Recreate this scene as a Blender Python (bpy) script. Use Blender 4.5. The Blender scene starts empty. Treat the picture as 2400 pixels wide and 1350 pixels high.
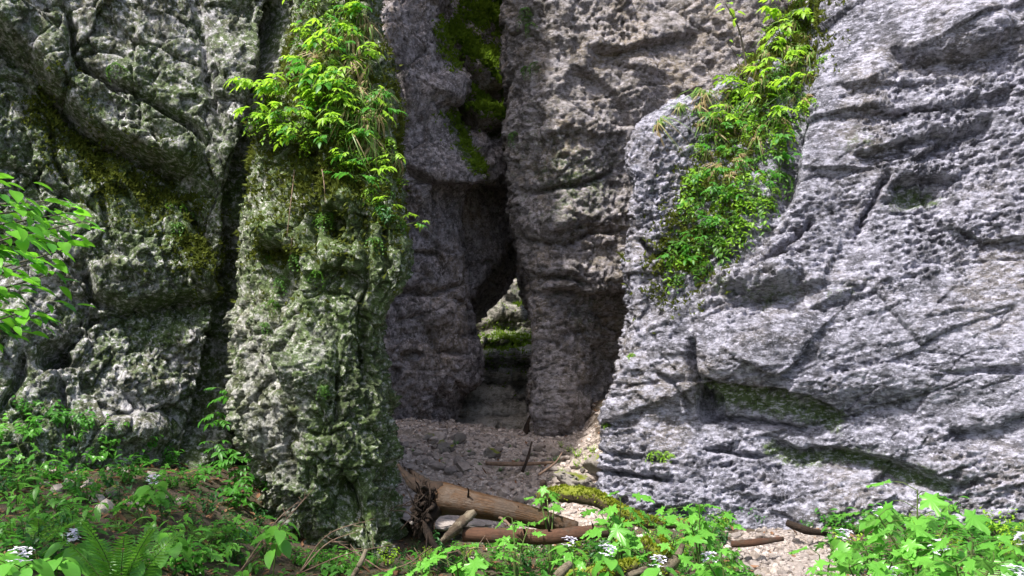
import bpy, math, random
import numpy as np
from mathutils import Vector, Matrix, Quaternion

# ------------------------------------------------------------------ camera, sky, sun, exposure
scene = bpy.context.scene
COL = scene.collection
IMG_W, IMG_H = 2400.0, 1350.0            # measuring frame of the photograph
HFOV = math.radians(60.0)
FPX = IMG_W / 2 / math.tan(HFOV / 2)
PITCH = math.radians(5.0)
EYE = np.array([0.0, 0.0, 1.6])

cam_data = bpy.data.cameras.new('camera')
cam_data.sensor_width = 36.0
cam_data.lens = 18.0 / math.tan(HFOV / 2)
cam_data.clip_end = 400.0
cam = bpy.data.objects.new('camera', cam_data)
cam.location = EYE
cam.rotation_euler = (math.radians(90) + PITCH, 0, 0)
COL.objects.link(cam)
scene.camera = cam

SUN_EL, SUN_AZ = math.radians(60), math.radians(222)   # azimuth clockwise from +Y
world = bpy.data.worlds.new('World')
scene.world = world
world.use_nodes = True
wn = world.node_tree
sky = wn.nodes.new('ShaderNodeTexSky')
sky.sky_type = 'NISHITA'
sky.sun_disc = False
sky.sun_elevation = SUN_EL
sky.sun_rotation = SUN_AZ
sky.air_density = 1.0
sky.dust_density = 4.0
sky.ozone_density = 0.4
wn.links.new(sky.outputs[0], wn.nodes['Background'].inputs[0])
wn.nodes['Background'].inputs[1].default_value = 0.13

sun_dir = Vector((math.sin(SUN_AZ) * math.cos(SUN_EL), math.cos(SUN_AZ) * math.cos(SUN_EL), math.sin(SUN_EL)))
sd = bpy.data.lights.new('sun', 'SUN')
sd.energy = 4.5
sd.angle = math.radians(1.5)
sd.color = (1.0, 0.955, 0.88)
sun = bpy.data.objects.new('sun', sd)
sun.rotation_euler = sun_dir.to_track_quat('Z', 'Y').to_euler()
sun.location = (-4, -6, 12)
COL.objects.link(sun)

scene.view_settings.view_transform = 'Standard'
scene.view_settings.look = 'None'
scene.view_settings.exposure = 1.0
scene.view_settings.gamma = 1.0
scene.view_settings.use_curve_mapping = False
try:
    scene.cycles.max_bounces = 6
    scene.cycles.diffuse_bounces = 3
    scene.cycles.transparent_max_bounces = 6
    scene.cycles.use_denoising = True
except Exception:
    pass

rng = np.random.default_rng(7)
rnd = random.Random(11)


def at(px, py, d):
    """World point seen at photo pixel (px,py) standing at world distance Y=d."""
    px = np.asarray(px, float); py = np.asarray(py, float); d = np.asarray(d, float)
    a = (px - IMG_W / 2) / FPX
    b = -(py - IMG_H / 2) / FPX
    cy = math.cos(PITCH) - b * math.sin(PITCH)
    cz = math.sin(PITCH) + b * math.cos(PITCH)
    s = d / cy
    return np.stack([EYE[0] + a * s, EYE[1] + cy * s, EYE[2] + cz * s], -1)


def project(p):
    q = np.asarray(p, float) - EYE
    f = q[..., 1] * math.cos(PITCH) + q[..., 2] * math.sin(PITCH)
    u = -q[..., 1] * math.sin(PITCH) + q[..., 2] * math.cos(PITCH)
    return IMG_W / 2 + q[..., 0] / f * FPX, IMG_H / 2 - u / f * FPX


# ------------------------------------------------------------------ vectorised noise
def _hash(ix, iy, iz, seed):
    h = (ix.astype(np.uint32) * np.uint32(374761393) + iy.astype(np.uint32) * np.uint32(668265263)
         + iz.astype(np.uint32) * np.uint32(2147483647 - 58) + np.uint32(seed * 1013904223 & 0xffffffff))
    h = (h ^ (h >> np.uint32(13))) * np.uint32(1274126177)
    h = (h ^ (h >> np.uint32(16))) * np.uint32(2246822519)
    return h ^ (h >> np.uint32(15))


def _h01(ix, iy, iz, seed):
    return (_hash(ix, iy, iz, seed) & np.uint32(0xffffff)).astype(np.float32) / np.float32(0xffffff)


def vnoise(p, seed=0):
    f = np.floor(p)
    i = f.astype(np.int64)
    t = (p - f).astype(np.float32)
    t = t * t * t * (t * (t * 6 - 15) + 10)
    x, y, z = i[:, 0], i[:, 1], i[:, 2]
    tx, ty, tz = t[:, 0], t[:, 1], t[:, 2]
    r = 0
    for dx in (0, 1):
        wx = tx if dx else 1 - tx
        for dy in (0, 1):
            wy = ty if dy else 1 - ty
            for dz in (0, 1):
                wz = tz if dz else 1 - tz
                r = r + wx * wy * wz * _h01(x + dx, y + dy, z + dz, seed)
    return r * 2 - 1


def fbm(p, octs=4, seed=0, gain=0.5, ridged=False):
    a, s, tot = 1.0, 0.0, 0.0
    q = np.array(p, dtype=np.float64)
    for o in range(octs):
        n = vnoise(q + o * 17.3, seed + o)
        if ridged:
            n = 1 - 2 * np.abs(n)
        s = s + a * n
        tot += a
        a *= gain
        q = q * 2.03
    return s / tot


def worley(p, seed=0):
    """F1, F2, vector from the nearest seed, three random values of that cell."""
    f = np.floor(p)
    i = f.astype(np.int64)
    n = len(p)
    F1 = np.full(n, 9.0, np.float32); F2 = np.full(n, 9.0, np.float32)
    V = np.zeros((n, 3), np.float32); C = np.zeros((n, 3), np.int64)
    fr = (p - f).astype(np.float32)
    for dx in (-1, 0, 1):
        for dy in (-1, 0, 1):
            for dz in (-1, 0, 1):
                cx, cy, cz = i[:, 0] + dx, i[:, 1] + dy, i[:, 2] + dz
                vx = fr[:, 0] - dx - _h01(cx, cy, cz, seed)
                vy = fr[:, 1] - dy - _h01(cx, cy, cz, seed + 1)
                vz = fr[:, 2] - dz - _h01(cx, cy, cz, seed + 2)
                d = vx * vx + vy * vy + vz * vz
                near = d < F1
                F2 = np.where(near, F1, np.minimum(F2, d))
                F1 = np.where(near, d, F1)
                V[near] = np.stack([vx, vy, vz], -1)[near]
                C[near] = np.stack([cx, cy, cz], -1)[near]
    R = np.stack([_h01(C[:, 0], C[:, 1], C[:, 2], seed + 5 + k) for k in range(4)], -1)
    return np.sqrt(F1), np.sqrt(F2), V, R


def facets(p, size, seed, tilt=0.9, step=0.5, stretch=(1, 1, 1)):
    """Broken-rock relief in metres: every cell a tilted plane, joints recessed."""
    q = p / (np.array(stretch) * size)
    q = q + 0.35 * np.stack([fbm(q * 0.9, 2, seed + 31), fbm(q * 0.9, 2, seed + 41), fbm(q * 0.9, 2, seed + 51)], -1)
    F1, F2, V, R = worley(q, seed)
    h = ((V * (R[:, :3] * 2 - 1)).sum(-1) * tilt + (R[:, 3] - 0.5) * step) * size
    joint = np.clip(1 - (F2 - F1) / (0.045 if size > 0.4 else 0.06), 0, 1)
    return h, joint * joint, F1


def sstep(a, b, x):
    t = np.clip((x - a) / (b - a), 0, 1)
    return t * t * (3 - 2 * t)


# ------------------------------------------------------------------ mesh helpers
def mesh_from(name, verts, faces, mats, smooth=True, mat_index=None):
    """faces: int array (n,3) or (n,4), or a python list of mixed polygons."""
    me = bpy.data.meshes.new(name)
    verts = np.asarray(verts, np.float32)
    if isinstance(faces, np.ndarray):
        n, k = faces.shape
        me.vertices.add(len(verts)); me.vertices.foreach_set('co', verts.ravel())
        me.loops.add(n * k); me.loops.foreach_set('vertex_index', faces.astype(np.int32).ravel())
        me.polygons.add(n)
        me.polygons.foreach_set('loop_start', np.arange(0, n * k, k, dtype=np.int32))
        me.polygons.foreach_set('loop_total', np.full(n, k, np.int32))
    else:
        me.from_pydata([tuple(v) for v in verts], [], faces)
    for m in (mats if isinstance(mats, (list, tuple)) else [mats]):
        me.materials.append(m)
    if mat_index is not None:
        me.polygons.foreach_set('material_index', np.asarray(mat_index, np.int32))
    me.polygons.foreach_set('use_smooth', np.full(len(me.polygons), smooth, bool))
    me.update(calc_edges=True)
    me.validate()
    return me


def put(name, me, parent=None, loc=None, rot=None, scl=None):
    o = bpy.data.objects.new(name, me)
    COL.objects.link(o)
    if parent is not None:
        o.parent = parent
    if loc is not None:
        o.location = loc
    if rot is not None:
        o.rotation_euler = rot
    if scl is not None:
        o.scale = scl if hasattr(scl, '__len__') else (scl, scl, scl)
    return o


def tag(o, label, cat=None, group=None, kind=None):
    o['label'] = label
    if cat:
        o['category'] = cat
    if group:
        o['group'] = group
    if kind:
        o['kind'] = kind
    return o


def color_attr(me, rgb):
    a = me.color_attributes.new('mask', 'FLOAT_COLOR', 'POINT')
    buf = np.ones((len(me.vertices), 4), np.float32)
    buf[:, :3] = rgb
    a.data.foreach_set('color', buf.ravel())


# ------------------------------------------------------------------ materials
def new_mat(name):
    m = bpy.data.materials.new(name)
    m.use_nodes = True
    nt = m.node_tree
    return m, nt, nt.nodes['Principled BSDF']


def nd(nt, typ, **kw):
    n = nt.nodes.new(typ)
    for k, v in kw.items():
        if k in n.inputs:
            n.inputs[k].default_value = v
        else:
            setattr(n, k, v)
    return n


def ramp(nt, src, stops):
    r = nt.nodes.new('ShaderNodeValToRGB')
    e = r.color_ramp.elements
    while len(e) < len(stops):
        e.new(0.5)
    for i, (p, c) in enumerate(stops):
        e[i].position = p
        e[i].color = (c, c, c, 1) if not hasattr(c, '__len__') else (*c, 1)
    nt.links.new(src, r.inputs[0])
    return r.outputs[0]


def mixc(nt, fac, a, b):
    m = nt.nodes.new('ShaderNodeMix')
    m.data_type = 'RGBA'
    for sock, v in ((m.inputs[0], fac), (m.inputs[6], a), (m.inputs[7], b)):
        if hasattr(v, 'is_linked') or hasattr(v, 'links'):
            nt.links.new(v, sock)
        elif isinstance(v, (int, float)):
            sock.default_value = v
        else:
            sock.default_value = (*v, 1)
    return m.outputs[2]


def math_n(nt, op, a, b=None, clamp=False):
    m = nt.nodes.new('ShaderNodeMath')
    m.operation = op
    m.use_clamp = clamp
    for s, v in ((m.inputs[0], a), (m.inputs[1], b)):
        if v is None:
            continue
        if hasattr(v, 'links'):
            nt.links.new(v, s)
        else:
            s.default_value = v
    return m.outputs[0]


def noise_tex(nt, vec, scale, detail=6, rough=0.6, stretch=None):
    if stretch is not None:
        mp = nt.nodes.new('ShaderNodeMapping')
        mp.inputs['Scale'].default_value = stretch
        nt.links.new(vec, mp.inputs[0])
        vec = mp.outputs[0]
    n = nd(nt, 'ShaderNodeTexNoise', Scale=scale, Detail=detail, Roughness=rough)
    nt.links.new(vec, n.inputs['Vector'])
    return n.outputs['Fac']


def rock_material(name, dark, mid, pale, moss=(0.05, 0.085, 0.012), olive=(0.048, 0.082, 0.014), bump=0.6, speck=0.5, strat=(1, 1, 1)):
    m, nt, b = new_mat(name)
    geo = nt.nodes.new('ShaderNodeNewGeometry')
    pos = geo.outputs['Position']
    att = nt.nodes.new('ShaderNodeAttribute')
    att.attribute_name = 'mask'
    sep = nt.nodes.new('ShaderNodeSeparateColor')
    nt.links.new(att.outputs['Color'], sep.inputs[0])
    n1 = noise_tex(nt, pos, 1.3, 5, 0.6, strat)
    n2 = noise_tex(nt, pos, 7.0, 8, 0.7, strat)
    n3 = noise_tex(nt, pos, 38.0, 5, 0.7)
    base = mixc(nt, ramp(nt, n1, [(0.35, 0.0), (0.65, 1.0)]), dark, mid)
    nb = noise_tex(nt, pos, 0.9, 5, 0.65)
    base = mixc(nt, ramp(nt, nb, [(0.47, 0.0), (0.62, 0.6)]), base, (mid[0] * 1.25, mid[1] * 1.08, mid[2] * 0.72))
    base = mixc(nt, ramp(nt, n2, [(0.46, 0.0), (0.62, 0.9)]), base, pale)
    base = mixc(nt, ramp(nt, n2, [(0.30, 0.6), (0.44, 0.0)]), base, tuple(c * 0.45 for c in dark))
    n6 = noise_tex(nt, pos, 19.0, 7, 0.75, strat)
    # olive algae film, broken up at its borders
    n4 = noise_tex(nt, pos, 4.0, 8, 0.75)
    n5 = noise_tex(nt, pos, 16.0, 6, 0.7)
    wob = math_n(nt, 'MULTIPLY', math_n(nt, 'SUBTRACT', math_n(nt, 'ADD', math_n(nt, 'MULTIPLY', n4, 0.6), math_n(nt, 'MULTIPLY', n5, 0.4)), 0.5), 2.6)
    f_ol = ramp(nt, math_n(nt, 'ADD', sep.outputs[1], wob), [(0.30, 0.0), (0.70, 0.92)])
    base = mixc(nt, f_ol, base, mixc(nt, n3, olive, tuple(c * 2.2 for c in olive)))
    # lichen flecks, pale and dark, over the film
    base = mixc(nt, ramp(nt, n6, [(0.53, 0.0), (0.61, 0.85)]), base, tuple(min(1, c * 1.2) for c in pale))
    base = mixc(nt, ramp(nt, n6, [(0.38, 0.85), (0.47, 0.0)]), base, tuple(c * 0.3 for c in dark))
    base = mixc(nt, ramp(nt, n3, [(0.59, 0.0), (0.67, speck)]), base, tuple(min(1, c * 1.35) for c in pale))
    base = mixc(nt, ramp(nt, n3, [(0.32, speck * 0.9), (0.41, 0.0)]), base, tuple(c * 0.4 for c in dark))
    f_ms = ramp(nt, math_n(nt, 'ADD', sep.outputs[0], wob), [(0.42, 0.0), (0.62, 1.0)])
    base = mixc(nt, f_ms, base, mixc(nt, n3, tuple(c * 0.5 for c in moss), tuple(c * 1.9 for c in moss)))
    f_pl = ramp(nt, math_n(nt, 'ADD', sep.outputs[2], wob), [(0.45, 0.0), (0.8, 0.8)])
    base = mixc(nt, f_pl, base, tuple(min(1, c * 1.25) for c in pale))
    ns = noise_tex(nt, pos, 2.6, 6, 0.7, (1.6, 1.6, 0.22))
    f_st = math_n(nt, 'MULTIPLY', ramp(nt, ns, [(0.54, 0.0), (0.66, 0.75)]), ramp(nt, n5, [(0.3, 0.2), (0.6, 1.0)]))
    base = mixc(nt, f_st, base, tuple(c * 0.3 for c in dark))
    f_dk = ramp(nt, math_n(nt, 'SUBTRACT', wob, sep.outputs[2]), [(0.32, 0.0), (0.8, 0.8)])
    base = mixc(nt, f_dk, base, mixc(nt, n6, tuple(c * 0.25 for c in dark), tuple(c * 0.9 for c in dark)))
    nt.links.new(base, b.inputs['Base Color'])
    b.inputs['Roughness'].default_value = 0.60
    b.inputs['Specular IOR Level'].default_value = 0.45
    h = math_n(nt, 'ADD', math_n(nt, 'MULTIPLY', n3, 0.6), math_n(nt, 'MULTIPLY', noise_tex(nt, pos, 14.0, 10, 0.72), 1.0))
    bp = nd(nt, 'ShaderNodeBump', Strength=bump, Distance=0.11)
    nt.links.new(h, bp.inputs['Height'])
    nt.links.new(bp.outputs[0], b.inputs['Normal'])
    return m


def leaf_material(name, c1, c2, trans=0.45, rough=0.45, spec=0.4):
    m, nt, b = new_mat(name)
    oi = nt.nodes.new('ShaderNodeObjectInfo')
    geo = nt.nodes.new('ShaderNodeNewGeometry')
    n = noise_tex(nt, geo.outputs['Position'], 6.0, 3, 0.6)
    f = math_n(nt, 'ADD', math_n(nt, 'MULTIPLY', oi.outputs['Random'], 0.55), math_n(nt, 'MULTIPLY', n, 0.45))
    f = math_n(nt, 'ADD', math_n(nt, 'MULTIPLY', geo.outputs['Random Per Island'], 0.45), math_n(nt, 'MULTIPLY', f, 0.6), True)
    col = mixc(nt, f, c1, c2)
    nt.links.new(col, b.inputs['Base Color'])
    b.inputs['Roughness'].default_value = rough
    b.inputs['Specular IOR Level'].default_value = spec
    tr = nt.nodes.new('ShaderNodeBsdfTranslucent')
    nt.links.new(mixc(nt, 0.5, col, tuple(min(1, c * 1.9) for c in c2)), tr.inputs[0])
    mx = nt.nodes.new('ShaderNodeMixShader')
    mx.inputs[0].default_value = trans
    nt.links.new(b.outputs[0], mx.inputs[1])
    nt.links.new(tr.outputs[0], mx.inputs[2])
    nt.links.new(mx.outputs[0], nt.nodes['Material Output'].inputs[0])
    return m


M_LEFT = rock_material('rock_left_cliff', (0.05, 0.058, 0.032), (0.12, 0.132, 0.085), (0.56, 0.54, 0.59), bump=0.7, speck=0.35)
M_PILLAR = rock_material('rock_pillar', (0.04, 0.05, 0.02), (0.095, 0.11, 0.045), (0.48, 0.47, 0.46), bump=0.7, speck=0.4)
M_INNER = rock_material('rock_inner', (0.15, 0.13, 0.13), (0.255, 0.225, 0.23), (0.52, 0.47, 0.50), bump=0.8, speck=0.5)
M_MIDR = rock_material('rock_mid_right', (0.155, 0.135, 0.12), (0.26, 0.235, 0.225), (0.45, 0.42, 0.46), bump=0.8, speck=0.5, strat=(0.8, 0.8, 1.6))
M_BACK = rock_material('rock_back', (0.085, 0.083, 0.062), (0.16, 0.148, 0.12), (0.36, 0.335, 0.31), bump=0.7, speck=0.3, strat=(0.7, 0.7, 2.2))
M_RIGHT = rock_material('rock_right_cliff', (0.085, 0.086, 0.112), (0.18, 0.18, 0.225), (0.47, 0.465, 0.575), bump=0.75, speck=0.6, strat=(0.75, 0.75, 1.7))


# ------------------------------------------------------------------ rock masses
ROCKS = {}


def hermite(tk, vals, tq):
    """Cubic interpolation of rows vals[K,...] given at increasing tk."""
    tk = np.asarray(tk, float)
    k = np.clip(np.searchsorted(tk, tq, side='right') - 1, 0, len(tk) - 2)
    m = np.zeros_like(vals)
    dv = np.diff(vals, axis=0)
    dt = np.diff(tk).reshape((-1,) + (1,) * (vals.ndim - 1))
    sl = dv / dt
    m[0], m[-1] = sl[0], sl[-1]
    m[1:-1] = 0.5 * (sl[:-1] + sl[1:])
    flat = sl[:-1] * sl[1:] <= 0
    m[1:-1][flat] = m[1:-1][flat] * 0.35
    h = (tk[k + 1] - tk[k])
    t = (tq - tk[k]) / h
    sh = (-1,) + (1,) * (vals.ndim - 1)
    t, h = t.reshape(sh), h.reshape(sh)
    return ((2 * t ** 3 - 3 * t ** 2 + 1) * vals[k] + (t ** 3 - 2 * t ** 2 + t) * h * m[k]
            + (-2 * t ** 3 + 3 * t ** 2) * vals[k + 1] + (t ** 3 - t ** 2) * h * m[k + 1])


def poly_dist(x, y, poly):
    """distance to a polyline and signed side (positive = below / right of travel)."""
    best = np.full(x.shape, 1e9, np.float32)
    side = np.zeros(x.shape, np.float32)
    tt = np.zeros(x.shape, np.float32)
    nseg = len(poly) - 1
    for k in range(nseg):
        (ax, ay), (bx, by) = poly[k], poly[k + 1]
        dx, dy = bx - ax, by - ay
        L2 = dx * dx + dy * dy
        t = np.clip(((x - ax) * dx + (y - ay) * dy) / L2, 0, 1)
        ex, ey = x - ax - t * dx, y - ay - t * dy
        d = np.sqrt(ex * ex + ey * ey)
        c = (dx * ey - dy * ex) / math.sqrt(L2)
        near = d < best
        best = np.where(near, d, best)
        side = np.where(near, np.sign(c), side)
        tt = np.where(near, (k + t) / nseg, tt)
    return best, side, tt


def build_rock(name, rows, mat, label, cat, relief, features=(), masks=None, step=2.4, front_col=2, kind='structure', amp=1.0):
    rows = sorted(rows, key=lambda r: r[0])
    pys = np.array([r[0] for r in rows], float)
    A = np.array([[tuple(c) + (0.0,) * (3 - len(c)) for c in r[1]] for r in rows], float)      # rows, cols, (px, d, rise)
    ncol = A.shape[1]
    vq = []
    y = pys[0]
    while y < pys[-1]:
        vq.append(y)
        y += step if -60 <= y <= 1340 else (8 if -200 < y < 1450 else 30)
    vq.append(pys[-1])
    vq = np.array(vq)
    B = hermite(pys, A, vq)                                                # V, cols, 2
    uq = []
    for c in range(ncol - 1):
        seg = np.abs(A[:, c + 1] - A[:, c])
        vis = (pys > -80) & (pys < 1360)
        dpx = np.percentile(seg[vis, 0], 75)
        inside = (A[vis, c, 0].max() > -60 and A[vis, c + 1, 0].max() > -60 and A[vis, c, 0].min() < 2460)
        ddp = np.percentile(seg[vis, 1], 75)
        if ddp > 1.2 and dpx < 200:                       # flank turning away: dense next to the visible edge
            n = 120
            t = (np.arange(n) / n) ** 2.2
            if A[vis, c, 1].mean() > A[vis, c + 1, 1].mean():
                t = np.concatenate([[0], 1 - t[::-1]])[:-1]
            uq += list(c + t)
            continue
        n = int(max(10, math.hypot(dpx / step, ddp * 160 / step) if inside else dpx / 14))
        uq += list(c + np.arange(n) / n)
    uq.append(ncol - 1)
    uq = np.array(uq, float)
    G = np.moveaxis(hermite(np.arange(ncol), np.moveaxis(B, 1, 0), uq), 0, 1)   # V, U, 2
    V, U = G.shape[:2]
    gx, gy = G[..., 0], np.repeat(vq[:, None], U, 1) + G[..., 2]
    P = at(gx, gy, G[..., 1])
    du = np.gradient(P, axis=1); dv = np.gradient(P, axis=0)
    N = np.cross(du, dv)
    N /= np.linalg.norm(N, axis=-1, keepdims=True) + 1e-9
    fc = np.searchsorted(uq, front_col)
    if (N[V // 2, fc] * (EYE - P[V // 2, fc])).sum() < 0:
        N = -N
        flip = True
    else:
        flip = False
    N[..., 2] *= 0.8
    N /= np.linalg.norm(N, axis=-1, keepdims=True) + 1e-9
    p = P.reshape(-1, 3)
    x, yy = gx.ravel().astype(np.float32), gy.ravel().astype(np.float32)
    # hand-placed joints wander naturally
    wob = 9 * fbm(p * 2.2, 3, 91), 9 * fbm(p * 2.2, 3, 97)
    wob2 = 3.5 * vnoise(p * 16, 93)
    X, Y = x + wob[0] + wob2, yy + wob[1] + wob2
    disp = relief(p) * amp
    carve = np.zeros(len(p), np.float32)
    for ft in features:
        if ft[0] == 'crack':
            _, poly, w, dep = ft
            d, s, t = poly_dist(X, Y, poly)
            fade = np.clip(np.minimum(t, 1 - t) * 6 + 0.25, 0, 1)
            carve -= dep * fade * np.exp(-(d / w) ** 2)
        elif ft[0] == 'ledge':       # rock below the line steps back under an overhang
            _, poly, w, fall, dep = ft
            d, s, t = poly_dist(X, Y, poly)
            fade = sstep(0, 0.12, t) * sstep(0, 0.12, 1 - t)
            sd_ = d * s
            carve -= dep * fade * sstep(-w * 0.3, w, sd_) * np.exp(-np.maximum(sd_ - w, 0) / fall) * (s > 0)
            carve += dep * 0.35 * fade * np.exp(-((sd_ + fall * 0.35) / (fall * 0.5)) ** 2)
        elif ft[0] == 'slab':        # raised plate with sharp sides
            _, poly, w, hgt = ft
            d, s, t = poly_dist(X, Y, poly)
            carve += hgt * sstep(w, w * 0.72, d) * (1 - 0.4 * d / w * s)
        elif ft[0] == 'bulge':
            _, cx, cy, rx, ry, hgt = ft
            q = ((X - cx) / rx) ** 2 + ((Y - cy) / ry) ** 2
            carve += hgt * np.exp(-q * 1.2)
        elif ft[0] == 'hole':
            _, cx, cy, rx, ry, dep = ft
            q = ((X - cx) / rx) ** 2 + ((Y - cy) / ry) ** 2
            carve -= dep * sstep(1.15, 0.55, q)
    Q = p + N.reshape(-1, 3) * (disp + carve)[:, None]
    idx = np.arange(V * U).reshape(V, U)
    F = np.stack([idx[:-1, :-1], idx[:-1, 1:], idx[1:, 1:], idx[1:, :-1]], -1).reshape(-1, 4)
    if flip:
        F = F[:, ::-1]
    # make outward faces look towards the viewer side
    Qg = Q.reshape(V, U, 3)
    DN = np.cross(np.gradient(Qg, axis=1), np.gradient(Qg, axis=0))
    DN /= np.linalg.norm(DN, axis=-1, keepdims=True) + 1e-9
    if flip:
        DN = -DN
    DN = DN.reshape(-1, 3)
    v1 = Q[F[:, 1]] - Q[F[:, 0]]; v2 = Q[F[:, 2]] - Q[F[:, 1]]
    if (np.cross(v1, v2) * N.reshape(-1, 3)[F[:, 0]]).sum() < 0:
        F = F[:, ::-1]
    me = mesh_from(name, Q, F, mat)
    msk = np.zeros((len(p), 3), np.float32)
    if masks:
        msk = masks(X, Y, Q, DN, msk)
    color_attr(me, msk)
    o = put(name, me)
    tag(o, label, cat, kind=kind)
    qx, qy = project(Q)
    ROCKS[name] = (Q, DN, qx, qy)
    return o


def blob(X, Y, cx, cy, rx, ry):
    return np.exp(-(((X - cx) / rx) ** 2 + ((Y - cy) / ry) ** 2))


def band(X, Y, poly, w):
    d, _, _ = poly_dist(X, Y, poly)
    return np.exp(-(d / w) ** 2)


# relief recipes (metres)
def strata(p, per, seed, tilt=(0.0, 0.0), warp=0.6):
    z = (p[:, 2] + tilt[0] * p[:, 0] + tilt[1] * p[:, 1]) / per + warp * fbm(p * np.array([0.7, 0.7, 1.1]), 4, seed)
    k = np.floor(z)
    f = z - k
    h = _h01(k.astype(np.int64), np.zeros(len(p), np.int64), np.zeros(len(p), np.int64), seed + 9) - 0.5
    prof = sstep(0, 0.25, f) * (1 - 0.35 * f)
    return (h * 0.8 + prof - 0.6) * per


def pits(p, size, seed, lo=0.05):
    return np.clip(fbm(p / size, 3, seed, 0.6) - lo, 0, 1)


def fine(p, seed, amp=1.0):
    """Pitted, sharp small relief of weathered limestone."""
    c, jc, _ = facets(p, 0.055, seed, 0.7, 0.35)
    return amp * (0.55 * c - 0.004 * jc + 0.028 * fbm(p * 13, 3, seed + 3, 0.65, True) - 0.07 * pits(p, 0.05, seed + 7, 0.12))


def patchy(p, seed, lo=0.3, hi=1.2, f=0.9):
    return lo + (hi - lo) * sstep(-0.18, 0.22, fbm(p * f, 3, seed))


def relief_left(p):
    k = patchy(p, 33, 0.45, 1.25)
    a, ja, _ = facets(p, 0.80, 3, 0.36, 0.22, (1, 1, 0.9))
    b, jb, _ = facets(p, 0.30, 13, 0.6, 0.35)
    c, jc, _ = facets(p, 0.12, 23, 0.65, 0.35)
    return (0.20 * fbm(p * 0.7, 3, 5) + 0.34 * a - 0.07 * ja + (0.30 + 0.3 * k) * b - 0.04 * jb + k * (0.5 * c - 0.010 * jc
            + 0.035 * fbm(p * 7, 4, 7, 0.6) + fine(p, 71, 0.9)))


def relief_pillar(p):
    low = sstep(2.6, 1.2, p[:, 2] + 0.5 * (p[:, 0] + 2.0))
    k = patchy(p, 133, 0.6, 1.2) * (0.8 + 0.5 * low)
    a, ja, _ = facets(p, 0.6, 103, 0.36, 0.2, (1, 1, 1.7))
    b, jb, _ = facets(p, 0.21, 113, 0.65, 0.4, (1, 1, 1.4))
    c, jc, _ = facets(p, 0.09, 123, 0.75, 0.4, (1, 1, 1.3))
    return (0.10 * fbm(p * 0.9, 3, 105) + 0.32 * a - 0.07 * ja + (0.26 + 0.55 * low) * b - 0.035 * jb
            + k * (0.75 * c - 0.014 * jc + 0.03 * fbm(p * 8, 4, 107, 0.6) + fine(p, 171, 0.8))) - 0.06


def relief_inner(p):
    k = patchy(p, 233, 0.7, 1.4)
    a, ja, _ = facets(p, 0.9, 203, 0.36, 0.2, (1, 1, 0.9))
    b, jb, F = facets(p, 0.30, 213, 0.45, 0.2)
    return (0.26 * fbm(p * 0.6, 3, 205) + 0.40 * a - 0.07 * ja + 0.32 * b - 0.03 * jb + k * (0.06 * fbm(p * 5, 4, 207, 0.62)
            - 0.10 * pits(p, 0.12, 209, 0.15) + fine(p * 0.7, 271, 1.1)))


def relief_midr(p):
    k = patchy(p, 333, 0.6, 1.4)
    a, ja, _ = facets(p, 0.95, 303, 0.26, 0.16, (1.4, 1.4, 0.8))
    b, jb, _ = facets(p, 0.30, 313, 0.38, 0.2, (1.2, 1.2, 0.8))
    return (0.18 * fbm(p * 0.6, 3, 305) + 0.38 * a - 0.08 * ja * sstep(-0.1, 0.3, fbm(p * 1.0, 2, 351)) + 0.32 * b - 0.03 * jb
            + k * (0.06 * fbm(p * 5, 4, 307, 0.62) - 0.08 * pits(p, 0.13, 319, 0.15) + fine(p * 0.7, 371, 1.1)))


def relief_back(p):
    a, ja, _ = facets(p, 0.32, 403, 0.5, 0.35, (1.5, 1.5, 0.7))
    return (0.2 * fbm(p * 0.8, 3, 405) + 0.3 * strata(p, 0.17, 411, (0.1, 0), 0.6) + 0.45 * a - 0.04 * ja + 0.07 * fbm(p * 6, 4, 407) + fine(p * 0.6, 471, 1.2))


def relief_right(p):
    R = np.stack([p[:, 0] + 0.25 * p[:, 2], p[:, 1], p[:, 2] - 0.25 * p[:, 0]], -1)    # beds dip to the left
    k = patchy(R, 533, 0.28, 1.25, 1.0)
    a, ja, _ = facets(R, 0.95, 503, 0.26, 0.16, (1.8, 1.5, 0.6))
    b, jb, _ = facets(R, 0.26, 513, 0.40, 0.2, (1.8, 1.3, 0.6))
    d, jd, _ = facets(R, 0.10, 543, 0.5, 0.25, (1.8, 1.3, 0.6))
    left = sstep(2.2, 1.2, p[:, 0])
    c, jc, _ = facets(p, 0.16, 523, 0.7, 0.35)
    s = np.array([0.8, 0.8, 1.4])
    return (0.14 * fbm(p * 0.6 * s, 3, 505) + 0.34 * a - 0.025 * ja * sstep(0.0, 0.35, fbm(p * 1.1, 2, 551)) + (0.15 + 0.15 * k) * b - 0.02 * jb
            + k * (0.36 * d - 0.006 * jd + 0.025 * fbm(R * 5 * s, 3, 507, 0.6) - 0.06 * pits(R * np.array([0.7, 1, 1.3]), 0.10, 509, 0.1))
            + left * (0.36 * c - 0.02 * jc) + k * fine(R * np.array([0.7, 1, 1.25]), 571, 1.15))


def zipc(pxs, ds):
    return list(zip(pxs, ds))


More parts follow.
